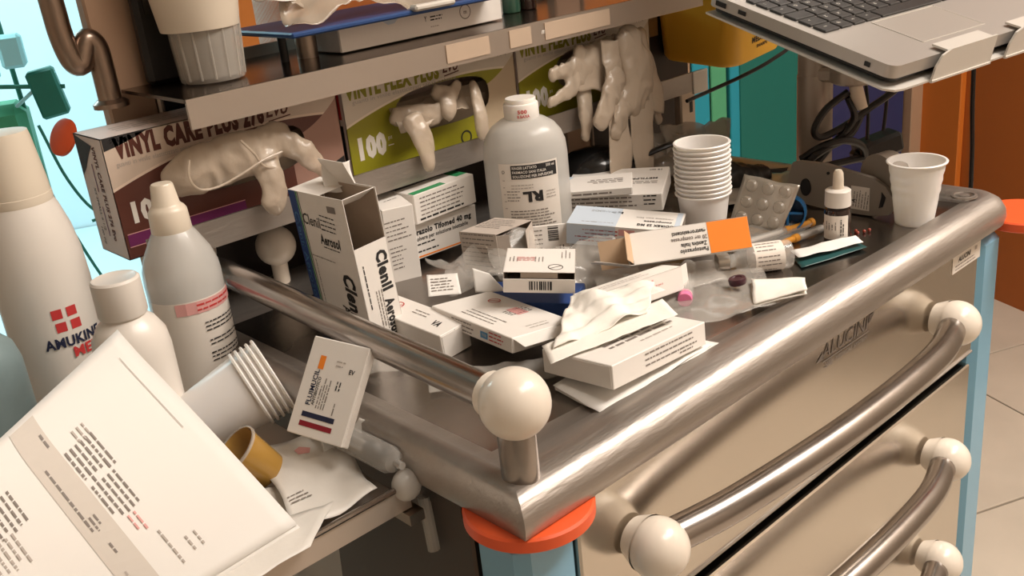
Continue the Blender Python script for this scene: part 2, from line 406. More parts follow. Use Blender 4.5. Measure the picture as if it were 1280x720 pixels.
# the rest of the room, behind the photographer
b = MB(); b.box((1.2, 3.6, 1.36), (6, .08, 2.72), M=FR); struct('wall_front', b, W_CREAM)
b = MB(); b.box((3.55, 1.9, 1.36), (.08, 3.6, 2.72), M=FR); struct('wall_left', b, W_CREAM)
b = MB(); b.box((1.4, 1.2, 2.76), (6.4, 5.6, .08), M=FR); struct('ceiling', b, mat('ceiling_white', (.58, .52, .45), .8))
# bright treatment room seen through the opening on the left
b = MB(); b.box((3.2, -2.6, 1.36), (4.4, .08, 2.72), M=FR); br = struct('wall_far', b, W_WHITE)
b = MB(); b.box((2.0, -1.3, 1.36), (.08, 2.6, 2.72), M=FR); struct('wall_side', b, W_WHITE)
b = MB(); b.box((3.2, -1.3, .002), (3.0, 2.5, .004), M=FR); struct('floor_far', b, mat('pale_vinyl_floor', (.70, .78, .80), .35))
b = MB(); b.box((3.2, -1.35, 2.76), (4.4, 2.6, .08), M=FR); struct('ceiling_far', b, W_WHITE)

# ================================================================== THE TROLLEY
tr = thing('medication_trolley', 'stainless steel medication trolley with rounded worktop rim, drawers and blue corner posts', 'trolley', (.35, .25, 0))
ZI = .994
# worktop: flat inner sheet and a rounded rim swept round the edge
def corner_path(o, W=.70, D=.50):
    xl = o*.55; P = [(xl, o)]
    r = max(.004, .040-o); cx, cy = W-.040, .040
    P += [(cx+r*math.sin(a), cy-r*math.cos(a)) for a in [PI/2*k/8 for k in range(9)]]
    P += [(W-o, D-o), (xl, D-o)]
    return P
prof = [(.072, ZI), (.062, ZI+.0004), (.052, ZI+.0022), (.042, ZI+.0062), (.033, ZI+.0098), (.024, ZI+.0114), (.014, ZI+.0100), (.006, ZI+.0055), (.001, ZI-.0025), (0, ZI-.010), (.002, ZI-.017), (.007, ZI-.021), (.013, ZI-.022)]
b = MB(); rings = [corner_path(o) for o, z in prof]; n = len(rings[0])
vs = [(x, y, z) for (o, z), rg in zip(prof, rings) for x, y in rg]
fs = [(j*n+i, (j+1)*n+i, (j+1)*n+(i+1) % n, j*n+(i+1) % n) for j in range(len(prof)-1) for i in range(n)]
b.add(vs, [f for f in fs]); b.build('worktop_rim', STEEL, tr, angle=50)
b = MB(); b.prism(rings[0], ZI-.006, ZI); b.build('worktop_sheet', STEEL_TOP, tr, smooth=False)
# carcass
b = MB(); b.box((.35, .27, .565), (.60, .44, .79)); b.build('carcass', DARK, tr)
b = MB(); b.box((.022, .275, .59), (.012, .40, .77), b=.002); b.box((.022, .28, .962), (.016, .40, .02)); b.build('side_panel', mat('shaded_side_steel', (.10, .075, .06), .45, .8), tr)  # left panel: shade under the tray is put into its steel colour
b = MB(); b.box((.678, .275, .57), (.012, .40, .79), b=.002); b.build('side_panel', DULL, tr)
b = MB(); b.box((.35, .487, .57), (.62, .012, .80), b=.002); b.build('back_panel', DULL, tr)
for x0, x1, y0, y1 in ((.004, .056, .012, .060), (.645, .692, .012, .060), (.004, .056, .445, .492), (.645, .692, .445, .492)):
    b = MB(); b.box(((x0+x1)/2, (y0+y1)/2, .535), (x1-x0, y1-y0, .86), b=.008); b.build('corner_post', BLUE_POST, tr)
for x, y in ((.033, .033), (.720, .004), (.685, .47), (.03, .47)):
    b = MB(); b.lathe([(.041, .9655), (.0425, .967), (.0425, .9745), (.041, .976)], 48, M=Matrix.Translation((x, y, 0))); b.build('corner_bumper', BUMPER, tr)
for x, y in ((.03, .04), (.67, .04), (.03, .46), (.67, .46)):
    b = MB(); b.box((x, y, .09), (.012, .03, .05)); b.build('caster_fork', DULL, tr)
    b = MB(); b.lathe([(.05, -.012), (.055, -.008), (.055, .008), (.05, .012)], 24, M=Matrix.Translation((x, y, .056)) @ RM(0, 90, 0)); b.build('caster_wheel', BLACK, tr)
# drawers
zt = [.972, .835, .712, .589, .466]
for k in range(4):
    z1, z0 = zt[k]-(.0 if k == 0 else .006), zt[k+1]+.008
    b = MB(); b.box((.350, .024, (z0+z1)/2), (.586, .018, z1-z0), b=.0015); dr = b.build('drawer', STEEL_FRONT, tr)
    b = MB(); b.box((.350, .032, z0-.004), (.586, .02, .012)); b.build('finger_groove', BLACK, dr)
    b = MB(); b.box((.3502, .017, z0+.0015), (.585, .008, .003), b=.001); b.build('lower_lip', STEEL, dr)
    zh = .9165-k*.134 if k < 2 else .9165-.1475-(k-1)*.123
    zh = [.9165, .768, .645, .522][k]
    p = smoothpath([(.112, -.006, zh), (.19, -.0195, zh), (.330, -.029, zh), (.47, -.0255, zh), (.545, -.008, zh)], 8)
    b = MB(); b.tube(p, .0125, 24); b.build('handle_bar', TUBE, dr)
    for x, sx in ((.107, -1), (.549, 1)):
        kb = MB(); kb.ball((x, -.009, zh), .0215, n=36); kb.lathe([(.0150, .0), (.0205, .012)], 24, M=Matrix.Translation((x, .012, zh)) @ RM(90, 0, 0), cap1=False)
        kb.build('handle_knob', BALL, dr)
# engraved maker's mark on the rim front and a small plate by the right end
drawer1 = [o for o in tr.children if o.name.startswith('drawer')][0]
p = Print(lambda u, v: (.388+u*1.1-.35, .0145-.25, .9525+v))
p.text('ALUCINI', 0, .55, 1.25, 'g', w=6.6, bold=0, shear=.18); p.rect(.1, -.35, 6.8, .10, 'g'); p.text('MEDICAL SYSTEM', .9, -.78, .38, 'g', w=4.6, bold=0, shear=.18)
for k in range(7):
    a = math.radians(15+k*25); p.rect(-2.4+.45*math.cos(a), -1.1+.45*math.sin(a), .5, .07, 'g', 15+k*25)
p.poly([(-4.2, -.1), (-3.2, -.1), (-3.3, .6)], 'g'); p.poly([(3.5, 1.15), (4.3, 1.15), (3.5, .3)], 'g'); p.build(tr, 'maker_mark')
b = MB(); b.box((.615, .0145, .958), (.060, .001, .020), b=.0003); lp = b.build('maker_plate', LABEL, tr)
p = Print(lambda u, v: (.615+u-.35, .0138-.25, .958+v)); p.text('ALUCINI', -.6, .25, .5, 'k', w=2.6, shear=.2); p.lines(-.2, -.5, 4.6, 2, .35, .12, 'g'); p.rect(1.9, .35, .5, .4, 'p'); p.build(lp)
# empty rail socket on the right front corner of the worktop
b = MB(); b.lathe([(.0125, ZI+.009), (.0125, ZI+.0108), (.0095, ZI+.0112), (.0090, ZI+.0095)], 28, M=Matrix.Translation((.648, .035, .004)), cap0=False, cap1=False)
b.lathe([(.005, ZI+.006), (.005, ZI+.0106), (.001, ZI+.0112)], 20, M=Matrix.Translation((.648, .035, .004))); b.build('rail_socket', STEEL, tr)
# left rail
rl = MB(); rl.tube(smoothpath([(.020, .030, 1.0545), (.026, .18, 1.0545), (.032, .33, 1.0545), (.036, .456, 1.0545)], 6), .0112, 20); rail = rl.build('side_rail', TUBE, tr)
for x, y in ((.018, .018), (.038, .468)):
    b = MB(); b.ball((x, y, 1.057), .0218, n=40); b.tube([(x, y, 1.057), (x+.001, y+.022, 1.056)], .0145, 20); b.build('rail_knob', BALL, rail)
    b = MB(); b.lathe([(.0118, ZI+.002), (.0122, ZI+.004), (.0122, 1.038), (.0115, 1.043)], 24, M=Matrix.Translation((x+.004, y+.006, 0))); b.build('rail_stem', TUBE, rail)
b = MB(); b.ball((.122, .468, 1.039), .0195, n=32); b.tube([(.122, .468, 1.028), (.122, .468, ZI)], .008, 16); b.build('rear_knob', BALL, tr)
# pull-out side tray on the left
b = MB(); ZTR = .962
b.box((-.165, .285, ZTR-.003), (.325, .345, .004)); b.box((-.165, .113, ZTR+.004), (.325, .0025, .018)); b.box((-.165, .457, ZTR+.004), (.325, .0025, .018)); b.box((-.327, .285, ZTR+.004), (.0025, .345, .018))
tray = b.build('side_tray', mat('tray_steel', (.56, .48, .41), .42, .55), tr)
b = MB(); b.tube([(-.327, .112, ZTR+.0135), (-.008, .112, ZTR+.0135)], .0022, 8); b.build('tray_edge', TUBE, tray)
b = MB(); b.ball((-.004, .112, ZTR+.013), .0095, n=20, sx=1.1, sz=1.2); b.build('tray_stop', FROST, tray)
for y in (.13, .40):
    b = MB(); b.box((-.004, y, .952), (.012, .05, .008)); b.build('tray_hinge', DULL, tray)
# clear bins hung below the tray
for x, y in ((-.045, .23), (-.05, .36)):
    b = MB(); b.lathe([(.036, .845), (.040, .85), (.044, .925), (.046, .927), (.044, .925)], 4, M=Matrix.Translation((x, y, 0)) @ RM(0, 0, 45), cap1=False); b.build('clear_bin', CLEAR_HARD, tr, smooth=False)
b = MB(); b.tube([(.012, .118, .955), (.010, .112, .915)], .0045, 10); b.build('bin_hook', CLEAR_HARD, tr)
# ---- superstructure: uprights, rack bar and shelf
for x in (.030, .585):
    b = MB(); b.box((x, .508, 1.17), (.044, .016, .56), b=.002); b.build('upright', mat('upright_paint', (.50, .34, .24), .4, .3), tr)
    b = MB(); b.box((x+.025, .508, 1.17), (.006, .020, .56), b=.002); b.build('upright_edge', DULL, tr)
b = MB(); b.box((.435, .5165, 1.075), (.79, .006, .23)); b.build('backboard', DARK, tr)
b = MB(); b.box((.355, .456, 1.2065), (.665, .155, .003)); sh = b.build('upper_shelf', mat('dark_reflection_shelf_steel', (.20, .15, .12), .22, 1, var=.1), tr)  # shelf top: the dark it reflects is put into its colour
b = MB(); b.box((.355, .3785, 1.196), (.665, .003, .024)); b.build('shelf_lip', SHELF, sh)
b = MB(); b.box((.355, .5325, 1.212), (.665, .003, .014)); b.build('shelf_back_edge', SHELF, sh)
b = MB()
for x0, w in ((.315, .055), (.385, .03), (.47, .10)): b.box((x0, .3765, 1.1965), (w, .001, .017))
b.build('worn_label', mat('worn_label', (.50, .38, .28), .6), sh)
p = Print(lambda u, v: (.37+u-.35, .3765-.25, 1.1965+v)); p.text('med', 5.2, .1, .5, 'W', shear=.3); p.text('Ay', 12.0, .2, .9, 'g', shear=.3); p.build(sh)
# rack that carries the glove boxes
b = MB(); b.box((.345, .402, 1.090), (.74, .0025, .024)); b.box((.345, .452, 1.079), (.70, .10, .0025)); b.box((-.018, .40, 1.082), (.014, .003, .03)); b.build('glove_rack', STEEL, tr)
b = MB(); b.box((.708, .4005, 1.088), (.030, .003, .028), b=.001); b.build('rack_end_plate', STAND, tr)
b = MB(); b.box((.698, .418, 1.036), (.030, .012, .085), b=.002); rbk = b.build('rack_bracket', mat('light_bracket', (.60, .50, .40), .4, .4), tr); b = MB(); b.box((.703, .4118, 1.058), (.005, .001, .018)); b.build('bracket_slot', BLACK, rbk)
# bent tube handle beside the left upright
pp = [(-.020, .497, 1.36), (-.018, .497, 1.289), (-.017, .497, 1.260), (-.013, .497, 1.240), (-.007, .497, 1.236), (-.002, .497, 1.246), (.003, .497, 1.254), (.009, .497, 1.247), (.010, .497, 1.226), (.010, .497, 1.198)]
b = MB(); b.tube(smoothpath(pp, 5), .0098, 16); b.lathe([(.015, 1.196), (.015, 1.200), (.011, 1.203)], 20, M=Matrix.Translation((.010, .497, 0))); b.build('push_handle', mat('bronze_tube', (.33, .25, .20), .3, 1), tr)
b = MB(); b.lathe([(.034, 0), (.040, .003), (.040, .010), (.034, .013)], 32, M=Matrix.Translation((-.022, .535, 1.172)) @ RM(62, 0, -75) @ Matrix.Scale(.42, 4)); b.build('corner_bumper', BUMPER, tr)
# laptop arm: pole, clamp and bracket
b = MB(); b.lathe([(.0205, .86), (.0205, 1.10)], 28, M=Matrix.Translation((.735, .255, 0))); b.build('pole', POLE, tr)
b = MB(); b.lathe([(.0185, 1.09), (.0195, 1.10), (.0195, 1.165)], 28, M=Matrix.Translation((.735, .255, 0))); b.build('pole_sleeve', POLE, tr)
for z in (.90, .96):
    b = MB(); b.box((.705, .255, z), (.05, .035, .04), b=.003); b.build('pole_bracket', DULL, tr)
b = MB(); b.lathe([(.022, 1.093), (.027, 1.096), (.027, 1.108), (.022, 1.112), (.020, 1.14)], 28, M=Matrix.Translation((.735, .205, 0))); b.box((.735, .23, 1.102), (.03, .05, .016), b=.003)
cl = b.build('arm_clamp', POLE, tr)
b = MB(); b.tube([(.728, .200, 1.095), (.726, .196, 1.082), (.728, .190, 1.066)], [.007, .008, .006], 12); b.build('clamp_lever', CREAM_CAP, cl)
LM = Matrix(((.9866, .1502, -.0633), (-.1613, .9558, -.2460), (.0236, .2529, .9672))).to_4x4(); LM.translation = (.5289, .0525, 1.1561)   # laptop frame: origin at its near left corner, top face
b = MB(); st = [(.012, -.006), (.30, -.006), (.315, .0), (.315, .235), (.0, .235), (-.004, .004), (.003, -.004)]
b.prism(st, -.0225, -.0205, M=LM); b.box((.19, .16, -.027), (.07, .10, .009), M=LM); sp = b.build('laptop_shelf', STAND, tr, smooth=False)
for x0, x1 in ((.050, .140), (.165, .26)):
    b = MB(); poly = [(x0, -.023), (x1, -.023), (x1, .006), (x0+.020, .006), (x0+.008, .002), (x0+.002, -.008)]
    T = LM @ Matrix.Translation((0, -.006, 0)) @ RM(90, 0, 0); b.prism(poly, 0, .002, M=T)
    b.box(((x0+x1)/2+.008, .003, .0035), (x1-x0-.020, .018, .002), M=LM); b.box(((x0+x1)/2, -.003, -.0215), (x1-x0, .012, .002), M=LM); b.build('retaining_clip', STAND, sp, smooth=False)

# ================================================================== GLOVE BOXES ON THE RACK
def glove_mat(nm, top, low, right, swap):
    mm = bpy.data.materials.new(nm); mm.use_nodes = True; nt = mm.node_tree; bs = nt.nodes['Principled BSDF']; bs.inputs['Roughness'].default_value = .42
    tc = nt.nodes.new('ShaderNodeTexCoord'); sx = nt.nodes.new('ShaderNodeSeparateXYZ'); nt.links.new(tc.outputs['Object'], sx.inputs[0])
    def mth(op, a, b=None):
        n = nt.nodes.new('ShaderNodeMath'); n.operation = op
        for i, q in enumerate((a, b)):
            if q is None: continue
            if isinstance(q, (int, float)): n.inputs[i].default_value = q
            else: nt.links.new(q, n.inputs[i])
        return n.outputs[0]
    def mixc(f, a, b):
        n = nt.nodes.new('ShaderNodeMix'); n.data_type = 'RGBA'; nt.links.new(f, n.inputs[0])
        for i, q in ((6, a), (7, b)):
            if isinstance(q, tuple): n.inputs[i].default_value = (*q, 1)
            else: nt.links.new(q, n.inputs[i])
        return n.outputs[2]
    x, z = sx.outputs['X'], sx.outputs['Z']
    dx = mth('SUBTRACT', x, .035); par = mth('SUBTRACT', .031, mth('MULTIPLY', mth('MULTIPLY', dx, dx), 1.12))
    f1 = mth('GREATER_THAN', par, z); f1e = mth('GREATER_THAN', mth('ADD', par, .0022), z)
    rx = mth('SUBTRACT', x, .050); par2 = mth('ADD', .012, mth('MULTIPLY', mth('MULTIPLY', rx, rx), 7.3))
    f2 = mth('MULTIPLY', mth('GREATER_THAN', par2, z), mth('GREATER_THAN', x, .056))
    edge = tuple(min(1, c*1.25) for c in top)
    col = mixc(f1e, top, edge); col = mixc(f1, col, low); col = mixc(f2, col, right)
    nt.links.new(col, bs.inputs['Base Color']); return mm
GL_TOP = (.66, .53, .43)
M_BROWN = glove_mat('brown_glove_box_card', GL_TOP, (.115, .036, .024), (.40, .23, .18), 0)
M_LIME = glove_mat('lime_glove_box_card', (.68, .60, .50), (.30, .28, .015), (.56, .44, .30), 0)
GB = (.2245, .056, .103)
def glove_box(x0, label, m, kind):
    root = thing('glove_box', label, 'box', (x0+GB[0]/2, .459, 1.0805+GB[2]/2), (0, 0, 0), 'boxes of vinyl gloves in the rack')
    w, dd, h = GB; b = MB(); t = .0008
    b.box((0, dd/2-t/2, 0), (w, t, h)); b.box((-w/2+t/2, 0, 0), (t, dd, h)); b.box((w/2-t/2, 0, 0), (t, dd, h)); b.box((0, 0, h/2-t/2), (w, dd, t)); b.box((0, 0, -h/2+t/2), (w, dd, t))
    b.build('body', mat('glove_box_side_card', (.66, .55, .50), .45), root, world=False)
    # front panel with a real slot: ring between the rectangle and the rounded opening
    ox, oz, ow, oh = (.010, .007, .062, .022); N = 64; vin, vout = [], []
    angs = sorted(set([2*PI*i/N for i in range(N)]+[math.atan2(sz*h/2-oz, sx*w/2-ox) % (2*PI) for sx in (-1, 1) for sz in (-1, 1)]))
    for a in angs:
        c, s = math.cos(a), math.sin(a); p = 3.2
        r = 1/((abs(c)/ow)**p+(abs(s)/oh)**p)**(1/p); vin.append((ox+r*c, oz+r*s))
        ts = []
        if c > 1e-9: ts.append((w/2-ox)/c)
        if c < -1e-9: ts.append((-w/2-ox)/c)
        if s > 1e-9: ts.append((h/2-oz)/s)
        if s < -1e-9: ts.append((-h/2-oz)/s)
        r = min(ts); vout.append((ox+r*c, oz+r*s))
    n = len(angs); y0, y1 = -dd/2, -dd/2+t
    vs = [(x, y0, z) for x, z in vout]+[(x, y0, z) for x, z in vin]+[(x, y1, z) for x, z in vin]
    fs = [(i, (i+1) % n, n+(i+1) % n, n+i) for i in range(n)]+[(n+i, n+(i+1) % n, 2*n+(i+1) % n, 2*n+i) for i in range(n)]
    f = MB(); f.add(vs, fs); f.build('front_panel', m, root, world=False, smooth=False)
    gl = MB()
    gl.box((0, .004, -.012), (w-.01, dd-.016, h-.05), GLOVE, b=.01); gl.build('packed_gloves', mat('packed_vinyl', (.46, .36, .25), .6, bump=.6, bscale=60), root, world=False)
    p = Print(face_map(GB, 'front'))
    if kind == 'brown':
        p.text('ViNYL CARE PLUS 276', -3.4, 4.15, 1.55, 'w', w=13.8, bold=2.2); p.text('Evo', 4.95, 4.25, 1.2, 'w', w=2.2, bold=.7, shear=.25); p.rect(5.0, 3.35, 2.3, .11, 'w', 4)
        p.text('guanti in vinile elasticizzati senza polvere', -6.2, 2.85, .42, 'p', w=8.4, bold=0)
        p.text('100', -8.6, -1.3, 1.6, 'W', w=2.9, bold=2); p.text('PZ', -6.4, -1.0, .4, 'W', bold=0)
        p.rect(-5.4, -3.55, 11.0, 1.0, 'u', 0); p.rect(-5.4, -3.0, 11.0, .07, 'n'); p.rect(-5.4, -4.1, 11.0, .07, 'n')
        p.poly([(-11.1, 5.1), (-11.1, 4.1), (-9.8, 4.35), (-8.4, 4.7), (-7.2, 5.1)], 'k'); p.text('S-MEDIUM', -9.6, 4.8, .28, 'W', w=1.8, bold=0)
        p.poly([(11.1, -1.6), (10.2, -1.9), (9.4, -2.6), (9.0, -3.4), (11.1, -3.4)], 'k')
    else:
        p.text('VINYL FLEX PLUS', -5.0, 4.1, 1.35, 'y', w=11.6, bold=2.2); p.text('Evo', 2.4, 4.3, 1.1, 'w', w=2.0, bold=.7, shear=.25); p.rect(2.4, 3.5, 2.0, .12, 'w', 6)
        p.text('guanti in vinile elasticizzati senza polvere', -3.6, 3.05, .40, 'p', w=13, bold=0)
        p.text('100', -8.5, -1.5, 1.9, 'W', w=3.3, bold=2.4); p.text('pz', -6.3, -1.1, .4, 'W', bold=0); p.rect(-6.3, -1.9, .7, .10, 'W')
        p.text('Amb', 9.6, 4.3, .5, 'k', bold=0, shear=.2); p.text('med', 5.6, -3.3, .6, 'k', bold=1); p.ring(3.4, -3.4, .75, 'k', .18, False)
    p.build(root)
    q = Print(face_map(GB, 'left')); d0 = dd*100/2
    if kind == 'brown':
        q.text('VINYL CARE PLUS 276 Evo', .9, .3, .62, 'w', rot=-90, w=8.2, bold=1.6); q.text('XS SMALL 6 1/2', -.9, -1.2, .42, 'k', rot=-90, w=3.8, bold=0)
        q.rect(-.2, 1.6, .16, 2.4, 'u'); q.rect(-.2, -2.2, .16, 2.6, 'u'); q.text('100 PZ', -1.6, -3.7, .4, 'k', rot=-90, bold=0)
        q.poly([(2.7, -5.1+10.2), (-2.7, 5.1), (-2.7, 1.5), (-1.6, 2.3), (-.5, 3.4), (.7, 4.4)][1:], 'k')
    else: q.rect(1.6, 3.2, 1.6, 3.2, 'r'); q.rect(1.6, -2, 1.6, 6, 'k')
    q.build(root)
    t_ = Print(face_map(GB, 'top')); t_.lines(0, 0, 18, 3, .8, .3, 'p'); t_.build(root)
    return root
glove_box(-.0315, 'brown box of vinyl gloves at the left end of the rack', M_BROWN, 'brown')
glove_box(.1985, 'lime green box of vinyl gloves in the middle of the rack', M_LIME, 'lime')
glove_box(.4260, 'lime green box of vinyl gloves at the right end, half hidden by hanging gloves', M_LIME, 'lime')
G = 'vinyl gloves pulled out of the boxes'
tag(blob([[(0.018, .418, 1.139, .0150), (0.032, .412, 1.144, .0200), (0.06, .408, 1.147, .0205), (0.085, .406, 1.149, .0195), (0.112, .41, 1.153, .0165), (.122, .416, 1.155, .010)],
          [(0.092, .402, 1.143, .0125), (0.091, .393, 1.122, .0125), (0.088, .390, 1.105, .0118), (0.087, .390, 1.098, .0080)],
          [(0.119, .405, 1.148, .0110), (0.130, .396, 1.136, .0110), (0.138, .393, 1.124, .0085), (0.144, .392, 1.114, .0055)]], GLOVE, 'vinyl_glove', seed=1, wob=.0026),
    'rolled vinyl glove bulging out of the brown box with one finger hanging down', 'glove', G)
gp = [o for o in C.objects if o.name.startswith('vinyl_glove')][-1]
MB().tube(smoothpath([(.022, .394, 1.158), (.018, .392, 1.144), (.024, .391, 1.133), (.040, .390, 1.131), (.062, .389, 1.136), (.085, .389, 1.143), (.105, .391, 1.145)], 6), .0011, 8).build('rolled_cuff', GLOVE, gp)
MB().tube(smoothpath([(.070, .394, 1.163), (.078, .390, 1.150), (.084, .389, 1.138), (.098, .391, 1.132)], 6), .0011, 8).build('rolled_cuff', GLOVE, gp)
tag(blob([[(0.250, .420, 1.141, .0095), (0.275, .414, 1.137, .0125), (0.30, .412, 1.137, .0100), (0.318, .417, 1.142, .009)],
          [(0.259, .404, 1.136, .0124), (0.261, .395, 1.118, .0117), (0.261, .391, 1.102, .0090), (0.259, .390, 1.091, .0055)]], GLOVE, 'vinyl_glove', seed=2, wob=.0026),
    'pale vinyl glove drooping over the middle box slot with a long thumb', 'glove', G)
gp = [o for o in C.objects if o.name.startswith('vinyl_glove')][-1]
sheet('palm', quad((.246, .408, 1.124), (.335, .408, 1.134), (.345, .432, 1.152), (.250, .430, 1.146)), 24, 12, GLOVE, gp, .0008, .005, 45, 92)
tag(blob([[(0.303, .418, 1.155, .0085), (0.318, .414, 1.150, .0095), (0.327, .415, 1.158, .006)], [(0.308, .410, 1.146, .010), (0.305, .405, 1.134, .008)]], GLOVE, 'vinyl_glove', seed=3, wob=.003),
    'crumpled bit of vinyl glove inside the slot of the middle box', 'glove', G)
tag(blob([[(0.346, .412, 1.155, .0050), (0.343, .405, 1.143, .0075), (0.339, .398, 1.127, .0085), (0.336, .394, 1.112, .0085), (0.335, .393, 1.104, .0060)]], GLOVE, 'vinyl_glove', seed=4, wob=.0016),
    'single glove finger hanging at the right end of the middle slot', 'glove', G)
tag(blob([[(0.565, .408, 1.150, .0200), (0.535, .404, 1.146, .0230), (0.500, .404, 1.143, .0210), (0.484, .404, 1.140, .0180)],
          [(0.486, .400, 1.147, .0110), (0.462, .394, 1.147, .0100), (0.440, .392, 1.147, .0075)],
          [(0.486, .398, 1.134, .0110), (0.460, .390, 1.126, .0092), (0.430, .388, 1.119, .0066)],
          [(0.499, .405, 1.125, .0110), (0.487, .390, 1.090, .0100), (0.482, .388, 1.071, .0076)],
          [(0.50, .402, 1.155, .0110), (0.488, .398, 1.163, .008)]], GLOVE, 'vinyl_glove', seed=5, wob=.003),
    'vinyl glove on the right box with two fingers pointing left', 'glove', G)
gp = [o for o in C.objects if o.name.startswith('vinyl_glove')][-1]
sheet('palm', quad((.478, .392, 1.122), (.560, .386, 1.112), (.570, .404, 1.168), (.486, .404, 1.166)), 24, 20, GLOVE, gp, .0008, .006, 40, 91)
tag(blob([[(0.566, .392, 1.166, .0200), (0.568, .384, 1.138, .0230), (0.566, .380, 1.110, .0225), (0.550, .380, 1.092, .0200)],
          [(0.530, .384, 1.128, .0170), (0.508, .376, 1.106, .0140), (0.490, .374, 1.086, .0105)],
          [(0.545, .384, 1.10, .0140), (0.525, .374, 1.082, .0125), (0.512, .372, 1.066, .0095)],
          [(0.585, .386, 1.100, .0090), (0.594, .380, 1.078, .0080), (0.596, .378, 1.063, .0058)]], GLOVE, 'vinyl_glove', seed=6, wob=.003),
    'vinyl glove hanging in front of the right box, palm outward', 'glove', G)
gp = [o for o in C.objects if o.name.startswith('vinyl_glove')][-1]
sheet('palm', quad((.508, .372, 1.082), (.600, .372, 1.080), (.604, .396, 1.165), (.520, .392, 1.172)), 24, 24, GLOVE, gp, .0008, .0075, 34, 90)
g7 = thing('vinyl_glove', 'long empty glove cuff hanging below the rack in two strips', 'glove', (.53, .37, 1.05), (0, 0, 0), G)
for k, q in enumerate((((.492, .362, 1.012), (.520, .362, 1.010), (.552, .378, 1.110), (.512, .382, 1.110)), ((.532, .360, 1.006), (.562, .360, 1.004), (.588, .378, 1.105), (.545, .380, 1.105)))): sheet('cuff_strip', quad(*q), 12, 24, GLOVE, g7, .0008, .0045, 32, 80+k)


# ================================================================== CARTONS AND PAPER ON THE WORKTOP
BXS = 'medicine cartons on the worktop'
def cube_txt(*a): return ('text', *a)
carton('medicine_carton', 'low white carton at the front of the pile lying on folded leaflets', (.1837, .0790, 1.0120), (-4.5, 3.6, .6), (.1065, .068, .0180),
    {'top': [('lines', .9, -.7, 7.4, 2, .62, .34, 'g', 0, .1), ('lines', 2.2, -1.9, 5.2, 1, .5, .2, 'p')],
     'front': [('lines', 1.4, .15, 6.4, 3, .42, .13, 'g', 0, .25), ('lines', 3.2, -.55, 2.2, 1, .3, .13, 'g')],
     'left': [('lines', 1.0, .1, .8, 3, .35, .12, 'k', 0, .1), ('lines', 2.4, .1, .9, 3, .35, .1, 'p')]}, BXS)
carton('medicine_carton', 'white carton with a bright orange end and upside-down print, torn open at its left', (.3330, .1343, 1.0385), (-24.6, 0, -34.0), (.1046, .0199, .0275),
    {'front': [('rect', 3.38, 0, 3.65, 2.68, 'o'), ('text', 'Pantoprazolo', .15, -.88, .34, 'k', 180, 2.5), ('text', 'Zentiva Italia', .2, -.36, .34, 'k', 180, 2.3),
               ('text', '20 mg compresse', -.15, .16, .34, 'g', 180, 3.2), ('text', 'gastroresistenti', -.1, .68, .34, 'k', 180, 3.0)],
     'right': [('rect', 0, 0, 1.9, 2.7, 'o')], 'top': [('rect', 3.38, 0, 3.65, 1.95, 'o'), ('lines', -1.5, 0, 5, 2, .5, .2, 'p')]}, BXS, open_end='left',
    lid=[((-.0523, .0098, 0), (.024, .0005, .025), (-.012, 0, 0), (0, 0, -20), KRAFT), ((-.0523, -.0098, 0), (.018, .0005, .025), (-.009, 0, 0), (0, 10, 62), KRAFT), ((-.0523, 0, -.0137), (.034, .019, .0005), (-.017, 0, 0), (0, 14, 0), CARD)])
carton('medicine_carton', 'white and pale blue carton with upside-down print beside the infusion bottle', (.3555, .2243, 1.0286), (2.9, 5.2, -58.7), (.1055, .0469, .0202),
    {'top': [('rect', -2.95, 0, 4.6, 4.6, 'B'), ('text', 'LODIREX 25 MG', 3.0, -1.35, .50, 'k', 180, 3.6, 1.6), ('text', 'compresse', 3.0, -.45, .42, 'k', 180, 2.6, 1), ('text', 'rivestite con film', 2.6, .4, .36, 'g', 180, 3.4, 0),
             ('text', 'SANDOZ', -2.5, 1.3, .42, 'g', 180, 2.2, 1), ('rect', -.75, 1.25, .5, .5, 'k'), ('rect', -1.35, 1.25, .35, .5, 'k'), ('lines', -2.4, -1.5, 3.2, 1, .4, .13, 'g'), ('rect', 4.85, 0, .5, 4.4, 'B')],
     'front': [('rect', -2.95, 0, 4.6, 1.98, 'B'), ('lines', -2.6, .0, 4.3, 4, .36, .13, 'r', 180, .3), ('rect', .4, .5, 1.5, .6, 'n')]}, BXS, open_end='right')
carton('medicine_carton', 'large tan-shaded carton lying at the back beside the black mask', (.4757, .3420, 1.0170), (3.3, -1.0, -57.3), (.1091, .0865, .0193),
    {'top': [('text', 'METILPRED', 2.6, .6, .5, 'k', 180, 3.8, 1), ('lines', 2.4, -.6, 4.4, 2, .5, .2, 'g', 180), ('text', '16 mg', 4.0, 3.4, .4, 'k', 180)],
     'front': [('lines', -1, .2, 7.5, 3, .45, .18, 'g'), ('lines', 4.2, .3, 1.4, 3, .45, .16, 'k')], 'right': [('lines', 0, 0, 6, 3, .4, .16, 'p')]}, BXS)
carton('medicine_carton', 'flat white carton with a blue corner lying on the tan carton behind the infusion bottle', (.428, .3470, 1.0325), (2.5, -1.0, -50.0), (.105, .050, .008),
    {'top': [('poly', [(-5.2, 2.4), (-5.2, -2.4), (-3.6, -2.4), (-2.2, 0), (-1.0, 2.4)], 'B'), ('lines', 2.2, .2, 4.2, 3, .5, .22, 'g', 180)], 'front': [('rect', -4.2, 0, 2.0, .76, 'B'), ('lines', 1.5, 0, 5, 1, .4, .2, 'g')]}, BXS)
